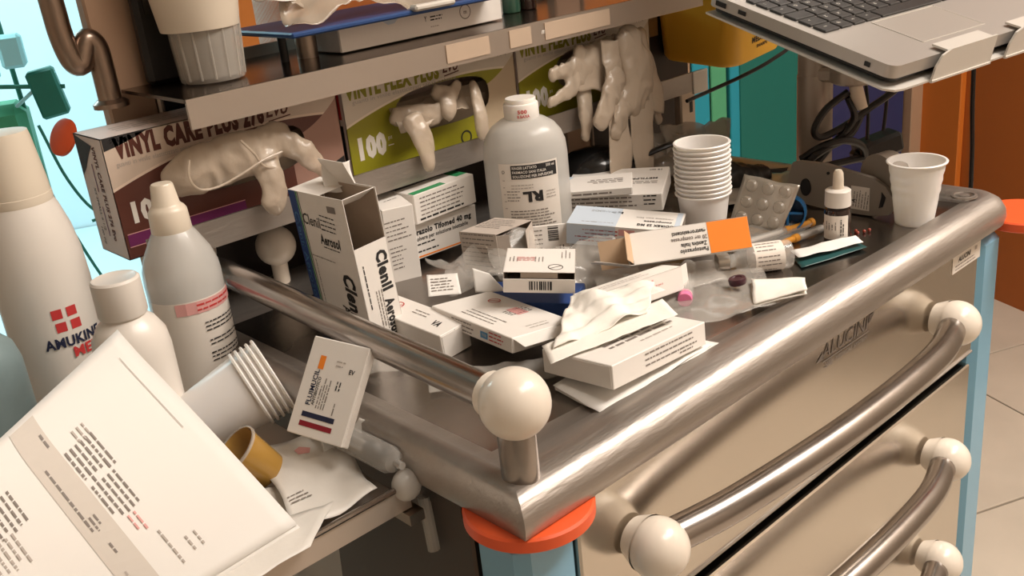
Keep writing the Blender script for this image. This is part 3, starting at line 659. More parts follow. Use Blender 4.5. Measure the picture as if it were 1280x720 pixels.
# the two tall inhaler cartons
carton('inhaler_carton', 'tall white inhaler carton with blue and green striped edge, lid torn open', (.0960, .3010, 1.0620), (3.4, -.3, -87.5), (.0740, .0330, .1330),
    {'front': [('rect', -3.22, 0, .95, 13.25, 'b'), ('rect', -2.62, 0, .14, 13.25, 'e'), ('rect', -2.40, 0, .08, 13.25, 'k'), ('text', 'Clenil Aerosol', -3.22, .8, .55, 's', -90, 8.0, .4),
               ('text', 'Clenil', -1.25, 4.3, .95, 'k', -4, 2.3, .3), ('text', 'Aerosol', .75, 2.75, .85, 'k', -4, 2.6, 1.0), ('lines', 1.0, 4.25, 2.0, 4, .40, .12, 'k', -4, .1), ('lines', .9, 2.05, 2.4, 1, .3, .10, 'k', -4), ('lines', -.5, 1.0, 4.0, 1, .3, .08, 'g', -4),
               ('text', 'Clenil', 2.15, -2.1, 1.35, 'k', -90, 4.3, 1.6, .2), ('text', 'Aerosol', .95, -4.6, .9, 'k', -90, 3.4, 1), ('rect', 1.9, 5.6, 1.1, .55, 'g', 0), ('lines', -1.95, -1.8, 5.2, 1, .3, .09, 'g', -90)],
     'right': [('text', 'Clenil', .85, -.15, 1.0, 'k', -90, 3.5, 1.6), ('text', 'Aerosol', .75, -4.2, .85, 'k', -90, 3.2, 1.6), ('lines', -.1, -3.4, 3.6, 3, .26, .10, 'g', -90), ('lines', -1.1, -1.6, 5.0, 1, .3, .12, 'k', -90)]}, BXS, open_end='top', rcut=.042,
    lid=[((-.036, .0, .0664), (.030, .031, .0005), (.015, 0, 0), (0, 8, 0)), ((-.006, .0162, .0664), (.034, .0005, .022), (0, 0, .010), (20, 0, 0)), ((.036, -.0, .0664), (.024, .031, .0005), (-.012, 0, 0), (0, -30, 0))])
carton('inhaler_carton', 'plain white upright carton closed at the top, behind the striped inhaler carton', (.2140, .4020, 1.0315), (2.0, 0, -18.6), (.0310, .052, .0755),
    {'front': [('lines', -.2, 1.6, 2.4, 5, .45, .13, 'g', 4, .4), ('lines', -.3, -1.2, 1.8, 6, .42, .12, 'g', 4, .5)], 'top': [('lines', .2, 0, 1.6, 1, .4, .13, 'g', 20)], 'right': [('lines', 0, 0, 3.5, 6, .7, .14, 'g')]}, BXS)
carton('medicine_carton', 'white carton with green top flap stacked behind the torn inhaler carton', (.2707, .4000, 1.0570), (.2, -.5, 1.9), (.0800, .0300, .0300),
    {'front': [('lines', -.2, .15, 6.2, 5, .42, .15, 'g', 0, .25), ('lines', -.2, -1.1, 6.6, 1, .4, .2, 'k')], 'top': [('rect', -1.8, -1.0, 4.2, .9, 'e'), ('rect', 3.2, .4, 1.4, 2.0, 'e')]}, BXS)
carton('medicine_carton', 'white powder-vial carton with bold dosage line under the green-topped one', (.2715, .4126, 1.0210), (.7, 1.5, .8), (.0850, .0400, .0370),
    {'front': [('text', 'prazolo Tifomed 40 mg', -.3, .95, .55, 'k', 0, 7.6, 1.6), ('text', 'polvere per soluzione iniettabile', -.5, .25, .42, 'k', 0, 7.0, .6), ('lines', -2.6, -.35, 2.4, 1, .4, .16, 'k'), ('lines', -2.2, -1.1, 3.4, 1, .4, .16, 'k'), ('rect', 0, -1.62, 8.3, .16, 'o')]}, BXS)
carton('medicine_carton', 'small white carton with its front lid ajar showing a barcode', (.2115, .1933, 1.0405), (.7, 5.1, -47.0), (.0581, .0546, .0178),
    {'top': [('rect', -1.2, .35, 1.5, .1, 'n'), ('lines', -1.2, .2, 1.5, 4, .25, .14, 'n', 0, 0), ('lines', -2.2, .2, 1.2, 3, .3, .1, 'g', 90), ('lines', -.1, .2, 1.2, 3, .3, .1, 'g', 90), ('ring', 1.3, -1.6, .62, 'k', .07), ('lines', 2.1, 1.4, 1.9, 3, .32, .08, 'g', 90)],
     'right': [('lines', 0, 0, 4, 3, .4, .12, 'p')]}, BXS, open_end='front')
bcar = [o for o in C.objects if o.name.startswith('medicine_carton') and o.parent is None][-1]
FT = RM(13, 0, 0, (0, -.0276, -.0088))
b = MB(); b.box((0, 0, .0066), (.0578, .0005, .0132), M=FT); b.build('front_flap', CARD, bcar, world=False)
p = Print(lambda u, v: FT @ Vector((u, -.0005, .0066+v))); p.bars(.2, .05, 1.9, .85); p.build(bcar)
b = MB(); b.box((0, -.0268, .0060), (.030, .0005, .005), CARD_IN); b.build('tuck_tab', CARD_IN, bcar, world=False)
carton('medicine_carton', 'flat white carton with red no-entry mark, blue square and barcode, in the pile centre', (.1617, .1927, 1.0135), (-6.0, -1.3, -94.9), (.1088, .0610, .0125),
    {'top': [('ring', -2.9, 1.6, .55, 'r', .09), ('rect', .6, 1.3, 1.7, 1.1, 'n', 0), ('lines', .6, 1.3, 2.2, 4, .34, .14, 'k', 90, 0), ('lines', .3, -1.6, 5.4, 3, .5, .13, 'g', 0, .3), ('lines', 4.3, .5, 2.2, 2, .5, .12, 'p', 90)],
     'right': [('bars', 1.0, .05, 1.5, .75), ('lines', -1.2, 0, 1.4, 2, .4, .1, 'p')], 'front': [('rect', 1.9, -.05, .95, .55, 's'), ('rect', 1.9, -.05, .6, .22, 'B'), ('lines', 3.5, .05, 1.9, 3, .3, .12, 'r', 0, .2), ('lines', -1, 0, 3, 3, .35, .12, 'g')]}, BXS,
    lid=[((.0545, 0, .0062), (.016, .058, .0005), (.006, 0, -.0012), (0, 10, 0))])
carton('medicine_carton', 'white carton with red no-entry mark lying along the left rail', (.1240, .2590, 1.0070), (4.5, 1.5, -89.2), (.1054, .0300, .0230),
    {'top': [('ring', -2.2, .2, .6, 'r', .09), ('text', 'VA', 3.4, -.2, .7, 'k', 0, 1.0, 1.2), ('lines', 1.2, .3, 2.6, 2, .4, .12, 'g')], 'right': [('lines', .2, 0, 1.7, 4, .42, .13, 'k', 60, .2)]}, BXS)
carton('medicine_carton', 'white carton poking out from under the tissue, with lines of print along its side', (.2530, .1330, 1.0200), (-10, 3.0, -6), (.1000, .0230, .0200),
    {'front': [('lines', -.4, .1, 6.6, 3, .5, .14, 'n', 0, .3)], 'top': [('lines', 0, 0, 6, 2, .5, .14, 'p')]}, BXS, open_end='right',
    lid=[((.0495, -.009, 0), (.016, .0005, .018), (.008, 0, 0), (0, 0, 22))])
carton('medicine_carton', 'small grey open carton covered in lines of print below the infusion bottle', (.2575, .2970, 1.0290), (-1.5, -5.0, -85.3), (.0474, .0494, .0370),
    {'front': [('lines', 0, .2, 4.2, 8, .42, .13, 'g', 0, .15)], 'right': [('lines', -.6, .3, 3.2, 7, .42, .12, 'g', 0, .2)], 'top': [('lines', 0, .6, 4, 6, .5, .14, 'g')]}, BXS, open_end='right', m=mat('shaded_carton', (.55, .48, .42), .6),  # grey card, one even colour of its own
    lid=[((.0235, -.0240, 0), (.012, .0005, .034), (.006, 0, 0), (0, 0, 30)), ((.0235, .0244, .0), (.034, .0005, .034), (.017, 0, 0), (0, 0, -58))])
carton('carton_flap', 'flattened carton flap with barcode leaning on the infusion bottle', (.302, .281, 1.020), (-12, 0, -42), (.046, .004, .034),
    {'front': [('bars', .9, .9, 1.4, 1.0, 'k', 90), ('lines', -1.0, .2, 1.9, 6, .42, .12, 'g'), ('text', 'A', .9, -.9, .4, 'k', 90), ('lines', 1.6, -.7, 1.0, 2, .3, .1, 'k', 90)]}, BXS)
carton('blue_carton', 'dark blue carton glimpsed beneath the barcode carton', (.2150, .2120, 1.0090), (0, 0, -60), (.085, .045, .012), {'top': [('rect', 0, 0, 8.4, 4.4, 'b')], 'front': [('rect', 0, 0, 8.4, 1.15, 'b')], 'right': [('rect', 0, 0, 4.4, 1.15, 'b')]}, BXS, m=mat('blue_carton_card', (.03, .08, .25), .5))
carton('medicine_carton', 'white carton with blue and dark red stripes leaning on the trolley side', (-.0100, .1775, 1.0275), (-36.6, 2.4, -75.0), (.0500, .0080, .0690),
    {'front': [('rect', -.15, -1.95, 2.9, .36, 'N', 0), ('rect', -.15, -2.6, 2.9, .36, 'D', 0), ('text', 'FLUIMUCIL', -1.35, -.05, .40, 'N', 90, 2.5, .8), ('text', 'ANTIBIOTICO', -.95, -.25, .26, 'k', 90, 2.0, .6), ('lines', -.25, -.3, 2.2, 4, .22, .10, 'g', 90, .4), ('rect', -1.15, 1.75, .5, .95, 'o', 0),
               ('lines', .5, 1.9, .8, 2, .3, .10, 'p'), ('text', 'EV', 1.6, 1.55, .3, 'k', 0), ('lines', .8, .5, .8, 2, .26, .12, 'k', 90), ('lines', .95, -1.1, 1.0, 1, .3, .1, 'g', 90)]}, BXS, cat='carton')
# loose paper
def leaf(name, label, a, b_, c, d, nu=14, nv=10, m=PAPER, wob=.0015, seed=0, group=None, wscale=30, cat='leaflet', prints=None, thick=.00025):
    root = thing(name, label, cat, tuple((Vector(a)+Vector(c))/2), (0, 0, 0), group)
    fn = quad(a, b_, c, d); sheet('sheet', fn, nu, nv, m, root, thick, wob, wscale, seed)
    if prints:
        nn = (Vector(b_)-Vector(a)).cross(Vector(d)-Vector(a)).normalized(); W = (Vector(b_)-Vector(a)).length; H = (Vector(d)-Vector(a)).length
        if nn.z < 0: nn = -nn
        def to3(u, v):
            p = fn(u/W+.5, v/H+.5)
            if wob:
                q = p*wscale+Vector((seed*3.7, seed*1.3, 0)); p = p+Vector((noise.noise(q), noise.noise(q+Vector((9, 0, 0))), noise.noise(q+Vector((0, 9, 0)))*1.2+(.5-abs(noise.noise(q*1.5)))*.9))*wob
            return p+nn*.0006
        p = Print(to3); p.items(prints); p.build(root, world=True)
    return root
LG = 'folded leaflets in the pile'
for k, (dx, dz, lab) in enumerate(((0, 0, 'bottom folded leaflet under the low front carton'), (.004, .0016, 'middle folded leaflet under the low front carton'), (-.004, .0032, 'upper folded leaflet directly under the low front carton'))):
    leaf('leaflet', lab, (.118+dx, .041, ZI+.0012+dz), (.246+dx, .040-dx, ZI+.003+dz), (.244, .098, ZI+.0015+dz), (.125, .098, ZI+.001+dz), m=PAPER, wob=.0014, seed=k, group=LG)
leaf('leaflet', 'printed leaflet edge sticking up behind the low front carton', (.165, .121, 1.0245), (.252, .094, 1.030), (.262, .118, 1.026), (.185, .142, 1.023), wob=.001, seed=5, group=LG, prints=[('lines', .5, 0, 7, 5, .42, .14, 'p')])
leaf('leaflet', 'small folded leaflet between the two cartons with no-entry marks', (.148, .268, 1.022), (.170, .250, 1.020), (.186, .272, 1.029), (.166, .290, 1.031), wob=.0012, seed=8, group=LG, prints=[('lines', 0, 0, 2.2, 5, .4, .14, 'g')])
leaf('paper_scrap', 'pointed white paper scrap behind the flat centre carton', (.186, .250, 1.016), (.206, .232, 1.014), (.200, .246, 1.030), (.190, .256, 1.036), wob=.001, seed=9, cat='paper')
t = thing('tissue', 'crumpled white tissue spread across the middle of the pile', 'tissue', (.20, .14, 1.02))
def tissue_fn(u, v):
    p = quad((.128, .096, 1.026), (.212, .080, 1.030), (.252, .106, 1.0335), (.200, .150, 1.0315))(u, v); p.z += .004*math.sin(PI*u)*math.sin(PI*v)+.0022*math.sin(11*u+5*v)+.0012*math.sin(19*v-6*u); return p
sheet('sheet', tissue_fn, 40, 30, TISSUE, t, .0007, .0022, 60, 3)
leaf('tissue', 'second tissue lying flat under the crumpled one, edge towards the rail ball', (.112, .084, 1.0255), (.226, .062, 1.0270), (.238, .086, 1.0290), (.128, .110, 1.0250), m=TISSUE, wob=.0012, seed=12, cat='tissue', nu=24, nv=14)

# ================================================================== BOTTLES, CUPS AND SMALL THINGS ON THE WORKTOP
inf = thing('infusion_bottle', 'clear plastic infusion bottle with white label standing at the back of the pile', 'bottle', (.338, .335, ZI), (0, 0, math.radians(-40)))
MB().lathe([(.030, 0), (.0385, .002), (.0405, .008), (.0405, .098), (.0395, .110), (.036, .120), (.030, .128), (.022, .1335), (.0165, .136), (.0160, .139)], 48, sx=1.03, sy=.86, cap1=False).build('body', FROST, inf, world=False, angle=60)
MB().lathe([(.036, .003), (.0385, .008), (.0385, .092), (.001, .0921)], 40, sx=1.02, sy=.85, cap0=True, cap1=False).build('liquid', mat('clear_solution', (.80, .77, .72), .1, alpha=.18), inf, world=False)
MB().lathe([(.0165, .134), (.0172, .136), (.0172, .148), (.0165, .1495), (.0150, .150), (.0150, .1535), (.0145, .1545)], 36).build('cap', CUP, inf, world=False)
def inf_map(u, v): a = u/.041; return (.0423*math.sin(a), -.0354*math.cos(a), .056+v)
b = MB()
for i in range(17):
    for z in (-.045, .042): b.v.append(Vector(inf_map(-.030+.060*i/16, z)))
b.f = [(2*i, 2*i+2, 2*i+3, 2*i+1) for i in range(16)]; b.mi = [0]*16; b.mats = [None]; b.build('label', LABEL, inf, world=False)
p = Print(lambda u, v: tuple(Vector(inf_map(u, v))*1.0+Vector((.0004*math.sin(u/.041), -.0004*math.cos(u/.041), 0))))
p.rect(.55, 3.35, 4.5, 1.35, 'k')
pw = Print(lambda u, v: tuple(Vector(inf_map(u, v))+Vector((.0008*math.sin(u/.041), -.0008*math.cos(u/.041), 0))))
pw.text('RINGER LATTATO', -.4, 3.78, .26, 'W', 0, 2.3, .6); pw.text('500 ml', 2.1, 3.78, .26, 'W', 0, .9, .6); pw.text('FARMACO SANI ITALIA', .05, 3.36, .26, 'W', 0, 3.2, .6); pw.text('SOLUZIONE PER INFUSIONE', .4, 2.94, .26, 'W', 0, 3.9, .6)
p.text('RL', .2, .85, .95, 'k', 180, 1.9, 1.8); p.lines(.2, -1.6, 4.6, 8, .30, .12, 'g', 0, .25); p.lines(-.6, 1.9, 2.4, 2, .3, .1, 'p'); p.lines(-1.6, 1.0, 1.4, 4, .3, .1, 'g'); p.lines(2.1, .9, 1.2, 3, .3, .1, 'p'); p.ring(-2.5, 3.4, .16, 'g', .06, False); p.lines(-2.5, 1.5, .3, 6, .7, .1, 'p')
p.build(inf, 'label_print'); pw.build(inf, 'title_print')
p = Print(cyl_map(.0172, .142)); p.text('500', 0, .15, .34, 'r', 0, .9, 1); p.text('B.BAXA', .1, -.3, .28, 'r', 0, 1.2, .6); p.build(inf, 'cap_print')

def cup_profile(h, r0, r1, ribs=0):
    t = .0006; P = [(r0*.6, .0012), (r0, 0), (r0+.0004, .001)]
    for i in range(1, 13):
        k = i/13; r = r0+(r1-r0)*k
        if ribs and .40 < k < .90: r += .00035*(1 if i % 2 else -1)
        P.append((r, h*k))
    P += [(r1-.0002, h-.0022), (r1+.0016, h-.0020), (r1+.0020, h-.0008), (r1+.0012, h), (r1-.0004, h-.0002)]
    P += [(r1-t-(r1-r0)*k, h-.002-(h-.0035)*k) for k in (0, .25, .5, .75, 1)]
    return P
single = MB().lathe(cup_profile(.0625, .0178, .0262, 1), 44, cap0=True, cap1=True, M=Matrix.Translation((.5895, .057, ZI))).build('plastic_cup', CUP, None)
tag(single, 'single white plastic cup standing alone near the front right corner', 'cup')
base = MB(); base.lathe(cup_profile(.0560, .0180, .0250), 40, cap0=True, cap1=True); cup0 = base.build('plastic_cup', CUP, None)
nums = ['bottom', 'second', 'third', 'fourth', 'fifth', 'sixth', 'seventh', 'eighth', 'ninth', 'tenth', 'eleventh', 'top']
for k in range(12):
    o = cup0 if k == 0 else cup0.copy()
    if k: C.objects.link(o)
    o.location = (.4300, .1900, ZI+k*.0044); o.rotation_euler = (math.radians(.5*math.sin(k*2)), 0, k)
    tag(o, nums[k]+(' cup of the upright nested stack of white plastic cups' if k in (0, 11) else ' cup from the bottom of the upright nested stack of white cups'), 'cup', 'upright stack of nested cups')
# lying stack on the side tray: axis points right, away from the photographer's papers
ax0, ax1 = Vector((-.076, .272, .997)), Vector((-.038, .261, 1.010)); Tq, L = align(ax0, ax1)
for k, w in enumerate(('leftmost', 'second', 'third', 'fourth', 'rightmost')):
    o = cup0.copy(); C.objects.link(o); o.matrix_world = Tq @ Matrix.Translation((0, 0, -.012+k*.0046)) @ Matrix.Scale(1.14, 4)
    tag(o, w+' cup of the nested stack lying on its side on the side tray', 'cup', 'nested cups lying on the side tray')
dr_ = thing('dropper_bottle', 'small dark dropper bottle with white cap and rubber teat beside the tape dispenser', 'bottle', (.508, .093, ZI), (0, 0, math.radians(-35)))
MB().lathe([(.0108, 0), (.0122, .001), (.0124, .003), (.0124, .0285), (.0116, .0315), (.0085, .0335), (.0085, .036)], 32).build('glass_body', AMBER_GLASS, dr_, world=False)
MB().lathe([(.0116, .0345), (.0122, .0352), (.0118, .0495), (.0106, .0505), (.0060, .0512)], 32).build('cap', WHITE_PLASTIC, dr_, world=False)
MB().lathe([(.0052, .0505), (.0050, .060), (.0046, .0660), (.0030, .0690), (.001, .0697)], 20).build('rubber_teat', CREAM_CAP, dr_, world=False)
b = MB()
for i in range(15):
    for z in (.004, .0275): a = -1.7+2.1*i/14; b.v.append(Vector((.01265*math.sin(a), -.01265*math.cos(a), z)))
b.f = [(2*i, 2*i+2, 2*i+3, 2*i+1) for i in range(14)]; b.mi = [0]*14; b.mats = [None]; b.build('label', LABEL, dr_, world=False)
p = Print(cyl_map(.0127, .016, -.65)); p.lines(-.35, .2, .9, 4, .3, .1, 'g', 90); p.lines(.7, 0, 1.6, 2, .22, .12, 'k', 90); p.build(dr_)
# grey tape dispenser
td = thing('tape_dispenser', 'grey moulded plastic tape dispenser standing behind the dropper bottle', 'dispenser', (.585, .13, ZI))
ol = [(.196, .004), (.193, .030), (.188, .045), (.180, .0475), (.150, .0480), (.118, .0430), (.098, .0400), (.084, .0330), (.076, .0220), (.074, .0120), (.080, .004), (.100, .0005), (.150, .0)]
T = Matrix(((0, 0, 1, .5815), (1, 0, 0, 0), (0, 1, 0, ZI+.001), (0, 0, 0, 1)))
b = MB(); b.prism(ol, 0, .0055, M=T); b.build('side_plate', GREY_PLASTIC, td)
b = MB(); b.prism([(.100, .0), (.150, .0), (.150, .004), (.100, .004)], .0055, .040, M=T); b.build('foot', GREY_PLASTIC, td)
b = MB(); b.lathe([(.011, 0), (.0225, 0), (.0225, .020), (.011, .020)], 32, M=Matrix.Translation((.592, .098, ZI+.0400)) @ RM(0, 90, -15)); b.build('tape_roll', GREY_PLASTIC, td)
b = MB(); b.lathe([(.0075, -.0004), (.0075, .0012)], 28, M=Matrix.Translation((.5815, .172, ZI+.0215)) @ RM(0, -90, 0), sx=1.25, sy=.8); b.build('round_opening', BLACK, td)
b = MB(); b.prism([(.083, .022), (.086, .012), (.090, .010), (.0875, .022), (.0875, .027)], -.0008, .0004, M=T); b.build('finger_slot', BLACK, td)
b = MB(); b.box((.5808, .110, ZI+.0185), (.0006, .020, .024), M=None); st = b.build('price_sticker', LABEL, td)
p = Print(lambda u, v: (.5803, .110-u, ZI+.0185+v)); p.lines(.1, 0, 2.0, 6, .3, .1, 'g', 84); p.text('A', -.7, -.3, .4, 'k', 84); p.build(st, world=True)
b = MB(); b.lathe([(.0016, 0), (.0016, .001)], 12, M=Matrix.Translation((.5813, .146, ZI+.040)) @ RM(0, -90, 0)); b.build('pin_hole', BLACK, td)
# blister pack
bp = thing('blister_pack', 'silver blister pack of tablets leaning up beside the cup stack', 'blister pack', (.492, .168, ZI))
B0, B1, B2, B3 = (.488, .203, ZI+.003), (.492, .144, ZI+.003), (.505, .131, ZI+.049), (.502, .193, ZI+.053)
sheet('foil', quad(B0, B1, B2, B3), 14, 12, BLISTER, bp, .0008, .0012, 40, 4)
nrm = (Vector(B1)-Vector(B0)).cross(Vector(B3)-Vector(B0)).normalized()
if nrm.x > 0: nrm = -nrm
fnb = quad(B0, B1, B2, B3); qT = nrm.to_track_quat('Z', 'Y').to_matrix().to_4x4()
for i in range(3):
    for j in range(3):
        pc = fnb(.2+.3*i, .18+.32*j)+nrm*.0006
        b = MB(); b.lathe([(.0066, 0), (.0064, .0016), (.0045, .0036), (.001, .0041)], 18, M=Matrix.Translation(pc) @ qT, cap0=False); b.build('tablet_pocket', mat('clear_pocket', (.60, .54, .46), .12, alpha=.55, coat=.8), bp)
# blue plastic ring cap
rc = thing('ring_cap', 'blue open plastic cap lying by the blister pack', 'cap', (.520, .150, ZI))
T = Matrix.Translation((.514, .150, ZI+.0165)) @ RM(78, 0, -62)
b = MB(); b.lathe([(.001, -.012), (.0172, -.012), (.0178, .012), (.0160, .012), (.0156, -.0105), (.001, -.0105)], 32, M=T, cap0=False, cap1=False); b.build('rim', BLUE_PLASTIC, rc)
b = MB(); b.box((0, 0, 0), (.0285, .0022, .018), M=T); b.build('rib', BLUE_PLASTIC, rc); b = MB(); b.box((0, 0, 0), (.0022, .0285, .018), M=T); b.build('rib', BLUE_PLASTIC, rc)
def pen_syringe(label, a, e):
    t = thing('insulin_syringe', label, 'syringe', a, (0, 0, 0), 'orange-capped syringes'); T, L = align(a, e)
    MB().lathe([(.0026, .034), (.0040, .036), (.0040, L-.004), (.0036, L)], 16, M=T).build('barrel', CLEAR_HARD, t)
    MB().lathe([(.0044, 0), (.0044, .004), (.0032, .005), (.0030, .030), (.0040, .031), (.0040, .037)], 16, M=T).build('needle_cap', NEEDLE_ORANGE, t)
    MB().lathe([(.0020, .040), (.0020, L+.006), (.0052, L+.007), (.0052, L+.0085)], 12, M=T).build('plunger', WHITE_PLASTIC, t)
    return t
pen_syringe('orange-capped syringe lying farther back, by the blue ring cap', (.529, .132, ZI+.005), (.436, .156, ZI+.005))
pen_syringe('orange-capped syringe lying nearer, pointing at the dropper bottle', (.447, .126, ZI+.005), (.518, .115, ZI+.005))
# glass vial lying down
va = thing('glass_vial', 'small clear glass vial with white label lying near the front rim', 'vial', (.398, .109, ZI))
T, L = align((.372, .130, ZI+.0135), (.424, .090, ZI+.0135))
MB().lathe([(.0060, -.001), (.0072, 0), (.0072, .008), (.0062, .009), (.0062, .013), (.0100, .018), (.0130, .024), (.0132, .028), (.0132, .062), (.0120, .0645), (.002, .0650)], 32, M=T).build('glass_body', GLASS, va)
MB().lathe([(.0078, -.003), (.0080, .0), (.0080, .007), (.0070, .0078)], 28, M=T).build('crimp_cap', mat('vial_crimp', (.55, .50, .44), .3, .9), va)
b = MB(); b.lathe([(.01335, .029), (.01335, .056)], 36, M=T, cap0=False, cap1=False); b.build('label', LABEL, va)
p = Print(lambda u, v: T @ Vector((.0136*math.cos(u/.0136), .0136*math.sin(u/.0136), .0425+v)))
for a0 in range(6): p.lines(a0*1.4, 0, 2.3, 3, .4, .11, 'g', 90)
p.build(va, world=True)
# stopper, gauze, packets and film
MBc = MB(); MBc.lathe([(.001, 0), (.0068, 0), (.0075, .001), (.0075, .0045), (.0068, .0055), (.0045, .0055), (.0040, .0048), (.001, .0048)], 28, M=Matrix.Translation((.336, .0855, ZI+.0150)) @ RM(-8, -6, 0))
tag(MBc.build('rubber_stopper', DARK_PURPLE, None), 'dark purple round vial cap lying left of the white gauze', 'cap')
g = thing('gauze_swab', 'folded bright white gauze swab on the front rim', 'gauze', (.350, .054, ZI+.010))
for k in range(2): sheet('gauze_layer', quad((.318, .058, ZI+.0065+k*.002), (.350, .0285, ZI+.0145+k*.002), (.385, .052, ZI+.0075+k*.0022), (.352, .083, ZI+.010+k*.004)), 14, 14, TISSUE, g, .0012, .0012, 40, 20+k)
leaf('foil_packet', 'torn white and teal packet lying below the dropper bottle', (.432, .086, ZI+.006), (.499, .062, ZI+.005), (.509, .076, ZI+.006), (.447, .106, ZI+.006), m=PAPER, wob=.0025, seed=21, cat='packet')
leaf('teal_packet', 'dark teal packet under the torn white packet', (.424, .079, ZI+.0015), (.496, .056, ZI+.0025), (.506, .070, ZI+.0022), (.440, .098, ZI+.002), m=TEAL_FOIL, wob=.001, seed=22, cat='packet')
FL = 'clear film wrappers'
def film(label, a, b_, c, d, seed, wob=.004, nu=22, nv=16, ws=34, name='film_wrapper'): return leaf(name, label, a, b_, c, d, nu, nv, CLEAR, wob, seed, FL, ws, 'wrapper', thick=.0002)
film('long clear film wrapper lying between the low carton and the gauze', (.250, .080, ZI+.006), (.330, .045, ZI+.009), (.402, .108, ZI+.008), (.292, .140, ZI+.012), 31, .0035)
film('clear film wrapper under the orange-ended carton', (.236, .150, ZI+.016), (.345, .100, ZI+.012), (.370, .132, ZI+.018), (.262, .182, ZI+.024), 32, .004)
film('crumpled clear wrapper beside the tall white carton', (.168, .268, ZI+.018), (.228, .232, ZI+.030), (.252, .288, ZI+.040), (.196, .325, ZI+.034), 33, .009)
film('crumpled clear wrapper in front of the small printed open carton', (.222, .258, ZI+.015), (.262, .222, ZI+.020), (.270, .262, ZI+.046), (.232, .290, ZI+.046), 34, .009)
film('crumpled clear wrapper between barcode carton and orange-ended carton', (.256, .198, ZI+.012), (.296, .160, ZI+.016), (.318, .208, ZI+.040), (.276, .240, ZI+.036), 35, .009)
film('clear wrapper scrap on the bare steel below the left rail', (.056, .236, ZI+.002), (.086, .206, ZI+.002), (.094, .220, ZI+.012), (.070, .246, ZI+.014), 36, .003)
film('small clear wrapper scrap on the bare steel near the rail ball', (.064, .168, ZI+.002), (.094, .142, ZI+.002), (.102, .156, ZI+.008), (.076, .182, ZI+.006), 37, .002)
film('clear wrapper scrap under the flat centre carton', (.092, .152, ZI+.002), (.144, .106, ZI+.002), (.150, .122, ZI+.008), (.104, .166, ZI+.008), 38, .004)
film('clear film wrapper under the blister pack and syringes', (.432, .176, ZI+.002), (.450, .120, ZI+.002), (.525, .128, ZI+.006), (.510, .180, ZI+.006), 39, .003)
ws = thing('wrapped_syringe', 'wrapped syringe with pink plunger tip in clear film by the low carton', 'syringe', (.30, .112, ZI+.012))
T, L = align((.298, .112, ZI+.010), (.352, .150, ZI+.012)); MB().lathe([(.0065, 0), (.0070, .002), (.0070, L), (.003, L+.002)], 18, M=T).build('barrel', CLEAR_HARD, ws)
MB().lathe([(.0058, -.006), (.0062, -.004), (.0062, .004), (.0030, .007)], 18, M=T).build('pink_tip', PINK_GEL, ws)
t = thing('film_bag', 'crumpled clear plastic bag standing behind the upright cup stack', 'bag', (.61, .36, ZI))
BAG2 = mat('smoky_film', (.42, .37, .31), .2, alpha=.55, coat=.7, bump=.5, bscale=40)
for k, q in enumerate((((.560, .380, ZI+.004), (.640, .315, ZI+.004), (.668, .335, ZI+.052), (.590, .395, ZI+.056)), ((.585, .360, ZI+.010), (.650, .310, ZI+.020), (.672, .330, ZI+.058), (.610, .385, ZI+.062)))): sheet('bag_film', quad(*q), 24, 18, BAG2, t, .0004, .010, 32, 110+k)
mk = thing('rubber_mask', 'black rubber mask lying at the back beneath the hanging gloves', 'mask', (.515, .40, ZI))
b = MB(); b.lathe([(.048, 0), (.047, .012), (.041, .022), (.028, .030), (.012, .034), (.001, .0345)], 36, sx=1.0, sy=.72, M=Matrix.Translation((.512, .405, ZI+.022)) @ RM(0, 0, -40)); b.build('dome', BLACK_GLOSS, mk)
b = MB(); b.lathe([(.050, 0), (.053, .004), (.053, .020), (.048, .023)], 36, sx=1.0, sy=.72, M=Matrix.Translation((.512, .405, ZI)) @ RM(0, 0, -40)); b.build('cushion', BLACK, mk)
b = MB(); b.tube(smoothpath([(.55, .375, ZI+.036), (.585, .35, ZI+.048), (.63, .345, ZI+.044), (.665, .34, ZI+.03)]), [.006]*18+[.004], 10, flat=.5); b.build('strap', BLACK, mk)
kl = blob([[(.560, .295, ZI+.020, .018), (.590, .270, ZI+.016, .018), (.62, .25, ZI+.012, .012)]], BLACK, 'black_pouch', wob=.004, flat=1, seed=12)
tag(kl, 'black soft pouch lying behind the cup stack near the pole', 'pouch')
leaf('plastic_wrapper', 'grey plastic wrapper lying flat behind the blister pack', (.53, .24, ZI+.004), (.60, .17, ZI+.004), (.66, .22, ZI+.012), (.60, .30, ZI+.012), m=mat('grey_film', (.30, .27, .23), .25, coat=.5, bump=.5, bscale=50), wob=.005, seed=41, cat='wrapper')
pill = MB()
cr = thing('red_beads', 'few dark red beads on the worktop right of the dropper bottle', 'beads', (.535, .082, ZI))
for k, (x, y) in enumerate(((.522, .088), (.530, .084), (.537, .081), (.543, .079), (.534, .088))):
    MB().ball((x, y, ZI+.0018), .0019, n=12).build('bead', mat('red_bead', (.30, .03, .01), .2, coat=1), cr)

